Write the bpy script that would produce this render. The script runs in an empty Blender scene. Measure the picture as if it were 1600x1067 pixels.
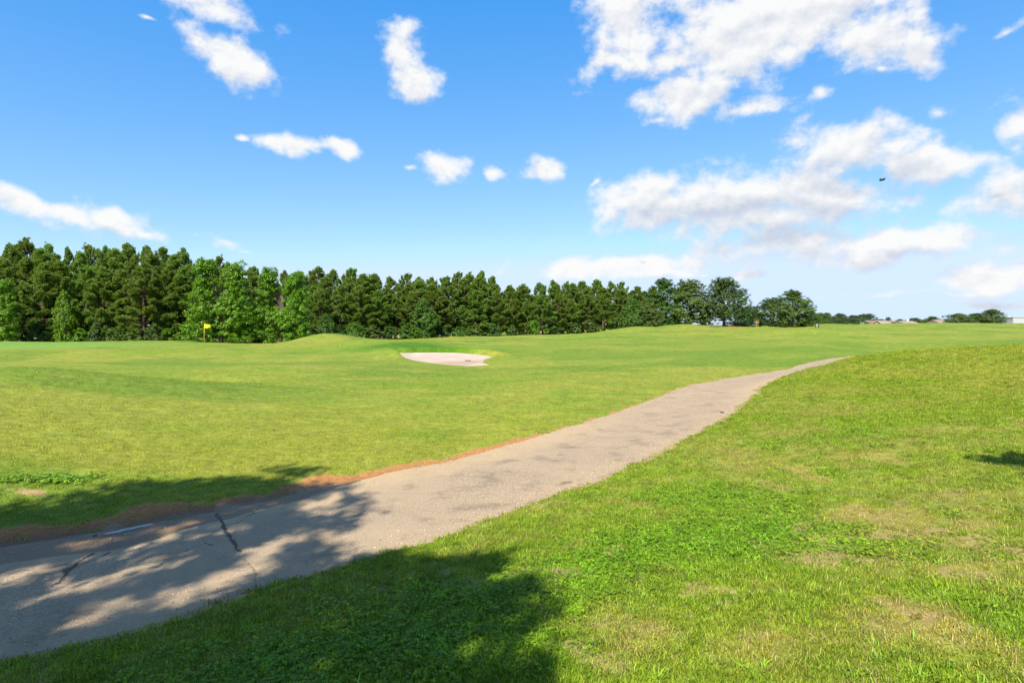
import bpy, math, random
import numpy as np
from mathutils import Vector

R = math.radians
scene = bpy.context.scene
col = scene.collection
rng = np.random.default_rng(11)

# ------------------------------------------------------------------ camera
FPX, HY, CX, CAMZ = 889.0, 503.0, 800.0, 1.6      # focal length in photo pixels, horizon row, centre column, eye height
cam_d = bpy.data.cameras.new('camera')
cam = bpy.data.objects.new('camera', cam_d); col.objects.link(cam)
cam.location = (0, 0, CAMZ); cam.rotation_euler = (R(90), 0, 0)
cam_d.sensor_width = 36; cam_d.lens = 36 * FPX / 1600
cam_d.shift_y = -(533.5 - HY) / 1600
cam_d.clip_start = 0.05; cam_d.clip_end = 5000
scene.camera = cam

# ------------------------------------------------------------------ light, exposure
SUN_EL, SUN_AZ = 47.0, 20.0           # light travels towards +Y, turned SUN_AZ to the right
T = Vector((math.sin(R(SUN_AZ)) * math.cos(R(SUN_EL)), math.cos(R(SUN_AZ)) * math.cos(R(SUN_EL)), -math.sin(R(SUN_EL))))
sd = bpy.data.lights.new('sun', 'SUN'); sd.energy = 5.0; sd.angle = R(0.53); sd.color = (1.0, 0.945, 0.84)
sun = bpy.data.objects.new('sun', sd); col.objects.link(sun)
sun.rotation_euler = (-T).to_track_quat('Z', 'Y').to_euler(); sun.location = (-10, -30, 40)
scene.view_settings.view_transform = 'Standard'; scene.view_settings.look = 'None'
scene.view_settings.gamma = 1.0; scene.view_settings.use_curve_mapping = False
scene.view_settings.exposure = 1.08
scene.cycles.use_denoising = True
scene.cycles.max_bounces = 6; scene.cycles.diffuse_bounces = 3; scene.cycles.transmission_bounces = 3
scene.cycles.glossy_bounces = 2; scene.cycles.transparent_max_bounces = 4
scene.cycles.use_adaptive_sampling = True; scene.cycles.adaptive_threshold = 0.02

# ------------------------------------------------------------------ node helper
class NT:
    def __init__(s, tree): s.t = tree
    def n(s, typ, **kw):
        nd = s.t.nodes.new(typ)
        ins = kw.pop('ins', {})
        for k, v in kw.items(): setattr(nd, k, v)
        for k, v in ins.items(): s.put(nd.inputs[k], v)
        return nd
    def put(s, sock, v):
        if isinstance(v, bpy.types.NodeSocket): s.t.links.new(v, sock)
        else: sock.default_value = v
    def m(s, op, a, b=0.0, c=0.0, clamp=False):
        nd = s.t.nodes.new('ShaderNodeMath'); nd.operation = op; nd.use_clamp = clamp
        for i, v in enumerate((a, b, c)): s.put(nd.inputs[i], v)
        return nd.outputs[0]
    def ss(s, x, lo, hi, a=0.0, b=1.0):
        nd = s.t.nodes.new('ShaderNodeMapRange'); nd.interpolation_type = 'SMOOTHSTEP'
        for i, v in enumerate((x, lo, hi, a, b)): s.put(nd.inputs[i], v)
        return nd.outputs[0]
    def mix(s, f, a, b, bt='MIX'):
        nd = s.t.nodes.new('ShaderNodeMix'); nd.data_type = 'RGBA'; nd.blend_type = bt
        s.put(nd.inputs[0], f); s.put(nd.inputs[6], a); s.put(nd.inputs[7], b)
        return nd.outputs[2]
    def noise(s, vec, scale, detail=4, rough=0.55, dim='3D', dist=0.0):
        nd = s.n('ShaderNodeTexNoise', noise_dimensions=dim, ins={'Scale': scale, 'Detail': detail, 'Roughness': rough, 'Distortion': dist})
        if vec is not None: s.put(nd.inputs['Vector'], vec)
        return nd.outputs['Fac']

# ------------------------------------------------------------------ sky: Nishita with cumulus clouds at infinity
CLOUDS = [  # column, row, half width, half height, tilt (degrees, clockwise), weight
 (300,0,95,26,12,1.1),(362,92,60,32,22,1.15),(405,118,34,22,10,1),(325,100,34,14,0,.45),(626,90,32,36,25,1.1),(646,122,36,30,0,1.1),
 (375,212,16,8,0,.8),(428,216,34,12,0,.9),(470,228,32,12,0,1),(525,230,34,14,0,1),
 (692,264,38,20,0,1),(640,268,18,7,0,.6),(775,270,18,12,0,.65),(845,268,32,20,-8,1),
 (40,318,66,20,10,1.1),(115,338,60,20,14,1),(180,345,60,23,16,1.1),(225,364,44,13,20,.9),(350,378,46,13,10,.8),(385,391,28,6,8,.6),
 (985,34,54,64,30,1.25),(940,98,56,22,-18,.9),(1060,92,64,28,0,1.0),(1160,54,108,62,0,1.35),(1265,28,128,54,0,1.35),(1365,52,85,42,14,1.15),(1432,84,40,28,35,1.15),(1160,118,52,30,0,.8),
 (1070,154,60,28,0,1.2),(1150,168,60,18,5,.9),(1030,188,14,9,0,.6),(1278,146,24,15,0,.62),(1374,106,14,8,0,.6),(1468,180,26,15,-12,.85),(1594,190,32,30,0,1),
 (1255,225,56,32,10,.9),(1340,236,88,30,0,1.2),(1440,260,74,23,6,1.15),(1400,225,70,18,0,.7),
 (1025,320,66,33,6,1.3),(1130,320,138,40,3,1.28),(1250,308,122,30,3,1.25),(1330,302,70,26,0,1),(1412,312,30,18,10,.8),
 (1240,382,115,25,2,1.25),(1380,384,125,25,2,1.25),(975,418,135,14,-1,1.15),(1050,430,150,8,0,.6),(1165,430,50,9,0,.8),
 (1570,302,68,36,-8,1.2),(1548,262,30,12,0,.6),(1540,434,95,18,-4,1.15),(1450,460,170,9,0,.6),(1560,472,130,9,0,.6),
 (925,287,14,7,-22,.62),(1580,46,36,9,-8,.6),(222,27,18,5,0,.5),(1130,396,26,7,0,.6),(1005,380,14,6,0,.5),(1583,368,16,5,0,.6),
]
world = bpy.data.worlds.new('World'); scene.world = world; world.use_nodes = True
wt = world.node_tree; wt.nodes.clear()

def px_dir(px, py):
    v = Vector(((px - CX) / FPX, 1.0, (HY - py) / FPX)).normalized()
    return math.atan2(v.x, v.y), math.asin(v.z)

def cloud_group(clouds):
    """signed closeness to the nearest cloud of the list, > 0 inside"""
    grp = bpy.data.node_groups.new('cloud_field', 'ShaderNodeTree')
    grp.interface.new_socket('P', in_out='INPUT', socket_type='NodeSocketVector')
    grp.interface.new_socket('Shape', in_out='OUTPUT', socket_type='NodeSocketFloat')
    g = NT(grp)
    gi = grp.nodes.new('NodeGroupInput'); go = grp.nodes.new('NodeGroupOutput')
    best = None
    for (a, e, hx, hy, rot, wgt) in clouds:
        if best is None:
            sub = g.n('ShaderNodeVectorMath', operation='SUBTRACT'); g.put(sub.inputs[0], gi.outputs[0]); sub.inputs[1].default_value = (a, e, 0)
        else:   # each cloud waits for the one before (a negligible term), which keeps the shader's stack small
            pre = g.n('ShaderNodeVectorMath', operation='MULTIPLY_ADD'); g.put(pre.inputs[0], best); pre.inputs[1].default_value = (1e-7, 1e-7, 0); pre.inputs[2].default_value = (-a, -e, 0)
            sub = g.n('ShaderNodeVectorMath', operation='ADD'); g.put(sub.inputs[0], gi.outputs[0]); g.put(sub.inputs[1], pre.outputs[0])
        mp = g.n('ShaderNodeMapping', vector_type='TEXTURE'); g.put(mp.inputs[0], sub.outputs[0])
        mp.inputs['Rotation'].default_value = (0, 0, -R(rot)); mp.inputs['Scale'].default_value = (hx, hy, 1)
        ln = g.n('ShaderNodeVectorMath', operation='LENGTH'); g.put(ln.inputs[0], mp.outputs[0])
        v = g.m('SUBTRACT', wgt, ln.outputs['Value'])
        best = v if best is None else g.m('SMOOTH_MAX', best, v, 0.18)
    grp.links.new(best, go.inputs[0])
    return grp
CL = []
for (cx, cy, rx, ry, rot, wgt) in CLOUDS:
    a, e = px_dir(cx, cy)
    a2, _ = px_dir(cx + rx, cy); a1, _ = px_dir(cx - rx, cy); _, e1 = px_dir(cx, cy - ry); _, e2 = px_dir(cx, cy + ry)
    CL.append((a, e, (a2 - a1) / 2 * 1.22, (e1 - e2) / 2 * 1.22, rot, wgt))

w = NT(wt)
SKY_STRENGTH = 0.104
sky = wt.nodes.new('ShaderNodeTexSky'); sky.sky_type = 'NISHITA'; sky.sun_disc = False
sky.sun_elevation = R(SUN_EL); sky.sun_rotation = R(180 + SUN_AZ)
sky.air_density = 1.0; sky.dust_density = 0.15; sky.ozone_density = 2.6; sky.altitude = 0
sc3 = w.n('ShaderNodeSeparateColor', ins={0: sky.outputs[0]})     # vivid camera response: deeper blue overhead, no yellow rim
BLUE = w.n('ShaderNodeCombineColor', ins={0: w.m('MINIMUM', w.m('MULTIPLY', w.m('POWER', w.m('MAXIMUM', w.m('SUBTRACT', sc3.outputs[0], .72), .02), .82), .92), 3.15), 1: w.m('MINIMUM', w.m('MULTIPLY', w.m('POWER', sc3.outputs[1], .72), 1.10), 3.95), 2: w.m('MULTIPLY', w.m('POWER', sc3.outputs[2], .25), 3.1)}).outputs[0]
tc = wt.nodes.new('ShaderNodeTexCoord')
sep = w.n('ShaderNodeSeparateXYZ', ins={0: tc.outputs['Generated']})
az = w.m('ARCTAN2', sep.outputs[0], sep.outputs[1])
el = w.m('ARCSINE', w.m('MINIMUM', w.m('MAXIMUM', sep.outputs[2], -0.999), 0.999))
AE = w.n('ShaderNodeCombineXYZ', ins={0: az, 1: el, 2: 0.0}).outputs[0]
CW = 4.45
NBG = [0]
def bgd(c):   # strengths differ by a hair so that Cycles keeps the branches apart and skips those not needed
    NBG[0] += 1
    return w.n('ShaderNodeBackground', ins={'Color': c, 'Strength': SKY_STRENGTH * (1 + 1e-5 * NBG[0])}).outputs[0]
def mixs(f, a, b): return w.n('ShaderNodeMixShader', ins={0: f, 1: a, 2: b}).outputs[0]
def relief(v):
    vs = w.n('ShaderNodeVectorMath', operation='MULTIPLY', ins={0: v, 1: (1, 1.35, 1)}).outputs[0]
    n1 = w.noise(vs, 15.0, 8, 0.58, '2D')
    return w.m('MULTIPLY', w.m('SUBTRACT', n1, 0.5), 2.35)
def cloud_closure(shape0, shape1, v0, v1):
    r0 = relief(v0); r1 = relief(v1)
    alpha = w.ss(w.m('ADD', shape0, r0), -0.12, 0.80)
    base = w.m('MULTIPLY', w.ss(shape1, -0.05, 0.70), w.ss(el, 0.15, 0.50, 0.72, 0.16))      # bases turned away from the sun
    puff = w.m('MULTIPLY', w.m('SUBTRACT', r1, r0), 0.85)                                  # billows
    shade = w.m('ADD', base, puff, clamp=True)
    c = w.mix(shade, (CW, CW, CW * 0.995, 1), (CW * .62, CW * .68, CW * .80, 1))
    return bgd(w.mix(w.m('MULTIPLY', alpha, 0.98), BLUE, c))
def offset(v, o): return w.n('ShaderNodeVectorMath', operation='ADD', ins={0: v, 1: o}).outputs[0]
UP = (-0.008, 0.036, 0); UP1 = (-0.004, 0.014, 0)
def tile(clouds):
    if not clouds: return bgd(BLUE)
    gp_ = cloud_group(clouds)
    wn = w.n('ShaderNodeTexNoise', noise_dimensions='2D', ins={'Vector': AE, 'Scale': 11.0, 'Detail': 2.0})
    wv = w.n('ShaderNodeVectorMath', operation='MULTIPLY_ADD', ins={0: wn.outputs['Color'], 1: (0.040, 0.030, 0), 2: offset(AE, (-0.020, -0.015, 0))}).outputs[0]
    g0 = wt.nodes.new('ShaderNodeGroup'); g0.node_tree = gp_; w.put(g0.inputs[0], wv)
    g1 = wt.nodes.new('ShaderNodeGroup'); g1.node_tree = gp_; w.put(g1.inputs[0], offset(wv, UP))
    return mixs(w.m('GREATER_THAN', g0.outputs[0], -0.85), bgd(BLUE), cloud_closure(g0.outputs[0], g1.outputs[0], AE, offset(AE, UP1)))
def around():
    """the same kind of broken cloud all the way round"""
    def shp(v): return w.m('MULTIPLY', w.m('SUBTRACT', w.noise(v, 3.1, 2, 0.5, '2D'), 0.55), 5.0)
    return cloud_closure(shp(AE), shp(offset(AE, UP)), AE, offset(AE, UP1))
COLS = [px_dir(c, 400)[0] for c in (400, 800, 1130, 1360)]; ROWS = [px_dir(800, r_)[1] for r_ in (350, 170)]
EDA = [-9] + COLS + [9]; EDE = [-9] + ROWS + [9]
def tree_az(i0, i1, j):
    if i1 - i0 == 1:
        lo, hi, b0, b1 = EDA[i0], EDA[i1], EDE[j], EDE[j + 1]
        near_ = [c for c in CL if c[0] + max(c[2], c[3]) * (c[5] + .9) + .03 > lo and c[0] - max(c[2], c[3]) * (c[5] + .9) - .03 < hi
                 and c[1] + (c[3] + abs(math.sin(R(c[4]))) * c[2]) * (c[5] + .9) + .03 > b0 and c[1] - (c[3] + abs(math.sin(R(c[4]))) * c[2]) * (c[5] + .9) - .03 < b1]
        return tile(near_)
    m_ = (i0 + i1) // 2
    return mixs(w.m('GREATER_THAN', az, EDA[m_]), tree_az(i0, m_, j), tree_az(m_, i1, j))
front = mixs(w.m('GREATER_THAN', el, ROWS[0]), tree_az(0, 5, 0), mixs(w.m('GREATER_THAN', el, ROWS[1]), tree_az(0, 5, 1), tree_az(0, 5, 2)))
outside = w.m('MAXIMUM', w.m('GREATER_THAN', w.m('ABSOLUTE', az), 0.90), w.m('GREATER_THAN', el, 0.66))
upper = mixs(outside, front, around())
final = mixs(w.m('LESS_THAN', el, -0.02), upper, bgd(BLUE))
wo = wt.nodes.new('ShaderNodeOutputWorld'); wt.links.new(final, wo.inputs[0])
world.cycles.sampling_method = 'MANUAL'; world.cycles.sample_map_resolution = 512

# ------------------------------------------------------------------ mesh / object helpers
def tag(o, label=None, cat=None, group=None, kind=None):
    if label: o['label'] = label
    if cat: o['category'] = cat
    if group: o['group'] = group
    if kind: o['kind'] = kind
    return o
def link(name, me, mat=None, parent=None):
    o = bpy.data.objects.new(name, me); col.objects.link(o)
    if mat is not None and len(me.materials) == 0: me.materials.append(mat)
    if parent is not None: o.parent = parent
    return o
def empty(name, loc=(0, 0, 0), rz=0.0):
    o = bpy.data.objects.new(name, None); col.objects.link(o)
    o.location = loc; o.rotation_euler = (0, 0, rz); o.empty_display_size = 0.3
    return o
def np_mesh(name, V, Fq, smooth=False):
    """V (n,3); Fq (m,3) or (m,4) int array"""
    V = np.asarray(V, np.float32); Fq = np.asarray(Fq, np.int32)
    me = bpy.data.meshes.new(name)
    me.vertices.add(len(V)); me.vertices.foreach_set('co', V.ravel())
    k = Fq.shape[1]
    me.loops.add(Fq.size); me.loops.foreach_set('vertex_index', Fq.ravel())
    me.polygons.add(len(Fq)); me.polygons.foreach_set('loop_start', np.arange(0, Fq.size, k, dtype=np.int32))
    if smooth: me.polygons.foreach_set('use_smooth', np.ones(len(Fq), bool))
    me.update(calc_edges=True); me.validate()
    return me
class MB:
    """collects boxes, tubes, prisms, quads; build() links them as one mesh"""
    def __init__(s): s.v = []; s.f = []
    def add(s, vs, fs):
        o = len(s.v); s.v += [tuple(v) for v in vs]; s.f += [tuple(i + o for i in f) for f in fs]; return s
    def box(s, x0, x1, y0, y1, z0, z1):
        return s.add([(x0,y0,z0),(x1,y0,z0),(x1,y1,z0),(x0,y1,z0),(x0,y0,z1),(x1,y0,z1),(x1,y1,z1),(x0,y1,z1)],
                     [(0,3,2,1),(4,5,6,7),(0,1,5,4),(1,2,6,5),(2,3,7,6),(3,0,4,7)])
    def tube(s, pts, rad, n=8, caps=True):
        pts = [Vector(p) for p in pts]
        if not hasattr(rad, '__len__'): rad = [rad] * len(pts)
        rings = []
        for i, p in enumerate(pts):
            t = (pts[min(i + 1, len(pts) - 1)] - pts[max(i - 1, 0)]).normalized()
            u = t.cross(Vector((0.13, 0.97, 0.2))).normalized(); v = t.cross(u)
            rings.append([p + float(rad[i]) * (math.cos(2 * math.pi * k / n) * u + math.sin(2 * math.pi * k / n) * v) for k in range(n)])
        vs = [q for r in rings for q in r]; fs = []
        for i in range(len(pts) - 1):
            for k in range(n):
                a = i * n + k; b = i * n + (k + 1) % n
                fs.append((a, b, b + n, a + n))
        if caps: fs += [tuple(range(n - 1, -1, -1)), tuple((len(pts) - 1) * n + k for k in range(n))]
        return s.add(vs, fs)
    def mesh(s, name, smooth=False):
        me = bpy.data.meshes.new(name); me.from_pydata(s.v, [], s.f); me.update()
        if smooth: me.polygons.foreach_set('use_smooth', [True] * len(me.polygons))
        return me
    def build(s, name, mat, parent=None, smooth=False):
        return link(name, s.mesh(name, smooth), mat, parent)
def fattr(me, name, arr, typ='FLOAT'):
    a = me.attributes.new(name, typ, 'POINT')
    if typ == 'FLOAT': a.data.foreach_set('value', np.asarray(arr, np.float32).ravel())
    elif typ == 'FLOAT_COLOR':
        arr = np.asarray(arr, np.float32)
        a.data.foreach_set('color', np.c_[arr, np.ones(len(arr), np.float32)].ravel())
    elif typ == 'FLOAT_VECTOR': a.data.foreach_set('vector', np.asarray(arr, np.float32).ravel())
    elif typ == 'INT': a.data.foreach_set('value', np.asarray(arr, np.int32).ravel())

# ------------------------------------------------------------------ numpy noise
def _h(ix, iy, seed):
    h = (ix.astype(np.int64) * 374761393 + iy.astype(np.int64) * 668265263 + seed * 974711) & 0xffffffff
    h = ((h ^ (h >> 13)) * 1274126177) & 0xffffffff
    return ((h ^ (h >> 16)) & 0xffff) / 65535.0
def vnoise(x, y, seed=0):
    ix = np.floor(x); iy = np.floor(y); fx = x - ix; fy = y - iy
    fx = fx * fx * fx * (fx * (fx * 6 - 15) + 10); fy = fy * fy * fy * (fy * (fy * 6 - 15) + 10)
    a = _h(ix, iy, seed); b = _h(ix + 1, iy, seed); c = _h(ix, iy + 1, seed); d = _h(ix + 1, iy + 1, seed)
    return (a * (1 - fx) + b * fx) * (1 - fy) + (c * (1 - fx) + d * fx) * fy
def fbm(x, y, freq, octv=4, seed=0, gain=0.5):
    s = 0; amp = 1; tot = 0
    for k in range(octv):
        c, sn = math.cos(k * 0.7), math.sin(k * 0.7)
        s = s + amp * vnoise((x * c - y * sn) * freq + 17.3 * k, (x * sn + y * c) * freq - 9.1 * k, seed + k)
        tot += amp; amp *= gain; freq *= 2.03
    return s / tot
def sstep(x, lo, hi):
    t = np.clip((x - lo) / (hi - lo), 0, 1); return t * t * (3 - 2 * t)
def gauss(x, y, cx, cy, sx, sy=None, ang=0.0):
    sy = sy or sx; dx = x - cx; dy = y - cy; c, s = math.cos(ang), math.sin(ang)
    u = dx * c + dy * s; v = -dx * s + dy * c
    return np.exp(-(u / sx) ** 2 - (v / sy) ** 2)

# ------------------------------------------------------------------ terrain: survey points -> smooth surface
def P(px, py, Y): return ((px - CX) / FPX * Y, Y, CAMZ - (py - HY) / FPX * Y)
def PZ(px, py, z):
    Y = (CAMZ - z) * FPX / (py - HY); return ((px - CX) / FPX * Y, Y, z)
PATH_C = [(-16,-2.2),(-12,-0.4),(-8,1.7),(-5.4,3.1),(-3.57,4.21),(-2.98,4.55),(-2.48,4.97),(-1.67,5.64),(-1.03,6.33),(-0.19,7.18),(0.69,8.26),(1.8,9.72),(2.83,11.1),(4.43,13.67),(6.45,17.2),(8.3,19.4),(11.1,21.85),(17.06,27.66),(24,34.5),(32,43)]
HALF = 1.09
CP = [(x, y, -0.35) for x, y in PATH_C[1:15]] + [(8.3,19.4,-.36),(11.1,21.85,-.33),(17.06,27.66,-.40),(24,34.5,-.85),(32,43,-.95)]
CP += [(0,0,0),(3,0,.05),(-3,-1,-.05),(0,-6,.15),(8,0,.2),(8,-8,.3),(-10,-8,.1),(0,-20,.5),(20,-15,.6),(-25,-15,.2),(0,-80,1),(60,-60,1),(-70,-50,.5),(-40,5,-.1),(50,5,1.0),(100,20,1.2),(-90,30,-.8),(-140,100,-1.5)]
CP += [PZ(*a) for a in [(800,1067,0),(1600,1067,.1),(1200,1067,.03),(400,1067,-.08),(1600,900,.1),(1600,760,.18),(1600,650,.3),(1600,590,.45),(1600,541,.7),
   (1400,800,0),(1400,650,.12),(1400,590,.25),(1400,552,.45),(1200,800,-.1),(1200,700,-.1),(1200,640,-.1),(1300,620,0),(1300,578,.1),
   (1000,900,-.05),(1000,800,-.15),(600,950,-.12),(800,850,-.22),
   (0,830,-.38),(0,780,-.27),(0,700,-.12),(0,640,.06),(0,590,.20),(250,760,-.33),(250,700,-.27),(250,640,-.22),(250,599,-.08),
   (500,700,-.35),(500,640,-.4),(500,600,-.5),(500,570,-.62),(700,640,-.4),(700,600,-.48),(700,582,-.68),(900,640,-.35),(900,600,-.4),(1000,600,-.4)]]
CP += [P(*a) for a in [(1215,590,17.6),(1270,574,19),(1340,558,20.5),
   (1600,538,55),(1600,530,72),(1600,520,95),(1600,510,150),(1600,505,190),(1400,545,55),(1400,532,75),(1400,516,120),(1400,505.5,175),
   (0,577,24),(0,556,40),(0,541,58),(0,535.5,70),(0,533,86),(250,588,21),(250,562,36),(250,546,50),(250,537.5,62),(250,534,85),
   (500,549,44),(500,540,54),(500,535,66),(500,534,92),(400,537,66),(400,535,90),(600,540,52),(600,533,66),(600,530,100),
   (700,538,55),(690,531.5,75),(690,527,115),(820,558,34),(820,545,50),(820,531,80),(820,524,130),
   (1000,569,28),(1000,550,42),(1000,536,65),(1000,526,90),(1000,517,125),(1000,516,150),(1100,569,27),(1100,551,42),(1100,531,75),(1100,517,120),(1100,512,155),
   (1200,556,34),(1200,541,50),(1200,526,85),(1200,514.5,135),(1300,545,40),(1300,530,65),(1300,516,115),(1300,508.5,165),(1500,505.5,175),(1500,531,75),
   (0,530,130),(500,528,160),(900,520,180),(1100,514,230),(1300,511,260),(1500,509.5,300),(1700,509,300),(-300,530,110),(800,514,400),(1600,505,500),(0,512,500),(-600,520,260),(2200,505,260)]]
CP = np.array(CP)
def warp(x, y):
    r = np.hypot(x, y) + 1e-6; k = np.arcsinh(r / 4.0) / r
    return x * k, y * k
def tps_fit(P3, lam):
    u, v = warp(P3[:, 0], P3[:, 1]); n = len(u)
    r2 = (u[:, None] - u) ** 2 + (v[:, None] - v) ** 2
    K = 0.5 * r2 * np.log(r2 + 1e-12) + lam * np.eye(n)
    Q = np.c_[np.ones(n), u, v]
    A = np.zeros((n + 3, n + 3)); A[:n, :n] = K; A[:n, n:] = Q; A[n:, :n] = Q.T
    sol = np.linalg.solve(A, np.r_[P3[:, 2], 0, 0, 0])
    return u, v, sol
TPS = tps_fit(CP, 0.006)
def tps_eval(x, y):
    cu, cv, sol = TPS; n = len(cu); out = np.empty(len(x))
    for i in range(0, len(x), 40000):
        u, v = warp(x[i:i+40000], y[i:i+40000])
        r2 = (u[:, None] - cu) ** 2 + (v[:, None] - cv) ** 2
        out[i:i+40000] = (0.5 * r2 * np.log(r2 + 1e-12)) @ sol[:n] + sol[n] + sol[n+1] * u + sol[n+2] * v
    return out
# cart path centreline, resampled
pc = np.array(PATH_C, float)
tt = np.r_[0, np.cumsum(np.hypot(*np.diff(pc, axis=0).T))]
def catmull(pts, t, s):
    i = np.clip(np.searchsorted(t, s) - 1, 0, len(t) - 2)
    i0 = np.maximum(i - 1, 0); i3 = np.minimum(i + 2, len(t) - 1)
    h = (t[i+1] - t[i])[:, None]; q = ((s - t[i]) / (t[i+1] - t[i]))[:, None]
    m1 = (pts[i+1] - pts[i0]) / (t[i+1] - t[i0])[:, None] * h; m2 = (pts[i3] - pts[i]) / (t[i3] - t[i])[:, None] * h
    return (2*q**3-3*q**2+1)*pts[i] + (q**3-2*q**2+q)*m1 + (-2*q**3+3*q**2)*pts[i+1] + (q**3-q**2)*m2
PS = np.arange(0, tt[-1], 0.12)
PCL = catmull(pc, tt, PS)
ker = np.hanning(15); ker /= ker.sum()
for k in range(2): PCL[7:-7, k] = np.convolve(PCL[:, k], ker, 'valid')
PTN = np.gradient(PCL, axis=0); PTN /= np.linalg.norm(PTN, axis=1)[:, None]
PNL = np.c_[-PTN[:, 1], PTN[:, 0]]               # to the left of travel = the fairway side
def path_uv(x, y):
    """arc length along, signed distance left of the centreline"""
    s = np.zeros(len(x)); d = np.full(len(x), 99.0)
    near = np.where((np.hypot(x, y) < 62) & (y > -12))[0]
    for i in range(0, len(near), 8000):
        k = near[i:i+8000]
        j = ((x[k][:, None] - PCL[:, 0]) ** 2 + (y[k][:, None] - PCL[:, 1]) ** 2).argmin(1)
        dx = x[k] - PCL[j, 0]; dy = y[k] - PCL[j, 1]
        s[k] = PS[j] + dx * PTN[j, 0] + dy * PTN[j, 1]; d[k] = dx * PNL[j, 0] + dy * PNL[j, 1]
        far = np.abs(np.hypot(dx, dy) - np.abs(d[k])) > 1.0
        d[k[far]] = np.sign(d[k[far]]) * np.hypot(dx, dy)[far]
    return s, d
def edge_wob(s):  # uneven edge of the asphalt
    z = np.zeros_like(s)
    return 0.04 + 0.10 * (fbm(s, z, 0.9, 4, 5) - .5) * 2, 0.10 + 0.14 * sstep(s, 17.5, 14.0) + 0.13 * (fbm(s, z + 40, 1.3, 4, 8) - .5) * 2
# bunker outline (surveyed) and its tilted sand floor
BK_PX = [(606,545.5),(616,549),(630,551),(650,550),(680,549.5),(710,550),(735,551.5),(755,554),(768,556.5),(776,557.5),(766,560),(757,562.5),(755,566),(769,569.8),(757,571.5),(740,571.8),(715,571),(690,569.5),(668,567.5),(648,564.5),(634,561),(628,558),(622,553)]
def bkY(py): return 33.0 + (571.5 - py) / (571.5 - 550.0) * 8.5
BK = np.array([P(a, b, bkY(b)) for a, b in BK_PX])
bkA = np.linalg.lstsq(np.c_[BK[:, :2], np.ones(len(BK))], BK[:, 2], rcond=None)[0]
def poly_sd(x, y, poly):
    """signed distance, negative inside"""
    d = np.full(len(x), 1e9); ins = np.zeros(len(x), bool); n = len(poly)
    for i in range(n):
        ax, ay = poly[i][:2]; bx, by = poly[(i + 1) % n][:2]
        ex, ey = bx - ax, by - ay; t = np.clip(((x - ax) * ex + (y - ay) * ey) / (ex * ex + ey * ey), 0, 1)
        d = np.minimum(d, np.hypot(x - ax - t * ex, y - ay - t * ey))
        c = ((ay > y) != (by > y)) & (x < (bx - ax) * (y - ay) / (by - ay + 1e-12) + ax)
        ins ^= c
    return np.where(ins, -d, d)
def bunker_sd(x, y):
    d = np.full(len(x), 50.0); m = (np.abs(x + 5) < 9) & (np.abs(y - 37) < 10)
    if m.any(): d[m] = poly_sd(x[m], y[m], BK) + 0.14 * (fbm(x[m], y[m], 2.2, 3, 31) - .5)
    return d
def sand_z(x, y): return bkA[0] * x + bkA[1] * y + bkA[2]
def W(px, Y): return (px - CX) / FPX * Y
BUMPS = [  # column, distance, height, half width x, half depth y
 (508,64,.62,3.6,5),(560,50,.36,3.4,5),(640,47,.30,3.5,3.2),(1000,118,.75,9,9),(1062,140,.8,9,9),(1130,150,.35,9,6),(1150,100,.35,9,7),(900,85,.3,12,5),
 (1290,150,.5,10,10),(1230,60,-.22,8,7),(1450,90,.3,18,10),(1350,75,-.25,14,6),(130,30,.12,5,4),(790,60,.22,7,4),(1150,62,.22,7,5),(1230,90,.35,8,5),(1500,48,.15,8,5),(40,14.5,.16,3.2,2.4),(285,20.5,-.14,2.4,1.7),(420,26,.14,4,3)]
def terrain(x, y):
    z = tps_eval(x, y)
    for px, Y, h, sx, sy in BUMPS: z = z + 1.6 * h * gauss(x, y, W(px, Y), Y, sx, sy)
    r = np.hypot(x, y)
    z = z + sstep(r, 14, 40) * 0.75 * (fbm(x, y, 0.06, 2, 3) - .5) + sstep(r, 3, 10) * 0.07 * (fbm(x, y, 0.35, 3, 4) - .5)
    z = z + 0.03 * (fbm(x, y, 1.3, 3, 6) - .5)
    b = bunker_sd(x, y)
    k = sstep(b, 2.2, 0.0)
    back = sstep(y, 36.5, 39.5)
    zs = sand_z(x, y)
    lip = 0.04 + back * 0.30
    z = z * (1 - k) + k * (zs + lip * sstep(b, -0.12, 0.25) + np.clip((b - 0.1) * 0.03, 0, 1))
    return z
def terrain_c(x, y):
    z = terrain(x, y); s, d = path_uv(x, y)
    # shallow gutter on the far side of the path where the red clay shows
    z = z - 0.045 * np.exp(-((d - HALF - .22) / .22) ** 2) * sstep(s, 11, 13.5) * sstep(s, 20, 17)
    return z, s, d

# ------------------------------------------------------------------ turf colours and wear
def clay_width(s):
    return (0.46 * sstep(s, 6, 12) * sstep(s, 18.5, 15.5) + 0.19 * sstep(s, 16, 17.5) * sstep(s, 22.5, 19.5))
DRY = [(1400,805,1.0,.42,.22),(1330,790,.7,.25,.2),(1480,830,.8,.3,.22),(1380,960,1.0,.16,.28),(1420,990,.9,.18,.2),(1500,905,.7,.2,.08),(1040,1010,.55,.3,.25),(1240,930,.55,.25,.2),(1150,1050,.6,.3,.15),(1320,720,.6,.45,.2),(1265,735,.8,.1,.5),(1480,1010,.6,.3,.2),(1230,1010,.55,.3,.15),(960,760,.3,.5,.3),(1200,650,.35,.8,.5),(900,960,.35,.35,.3)]
LUSH = [(1200,830,1.0,1.0,.6),(1100,760,.8,.9,.5),(700,960,.9,.8,.6),(900,900,.5,.6,.5),(1300,690,.5,1.0,.6),(1000,850,.7,.7,.5),(1560,1010,.7,.35,.25),(1330,870,.6,.4,.3),(800,1050,.7,.6,.4),(350,1040,.7,.8,.4)]
DRYW = [(*PZ(a, b, 0.0)[:2], c, sx, sy) for a, b, c, sx, sy in DRY]
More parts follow.
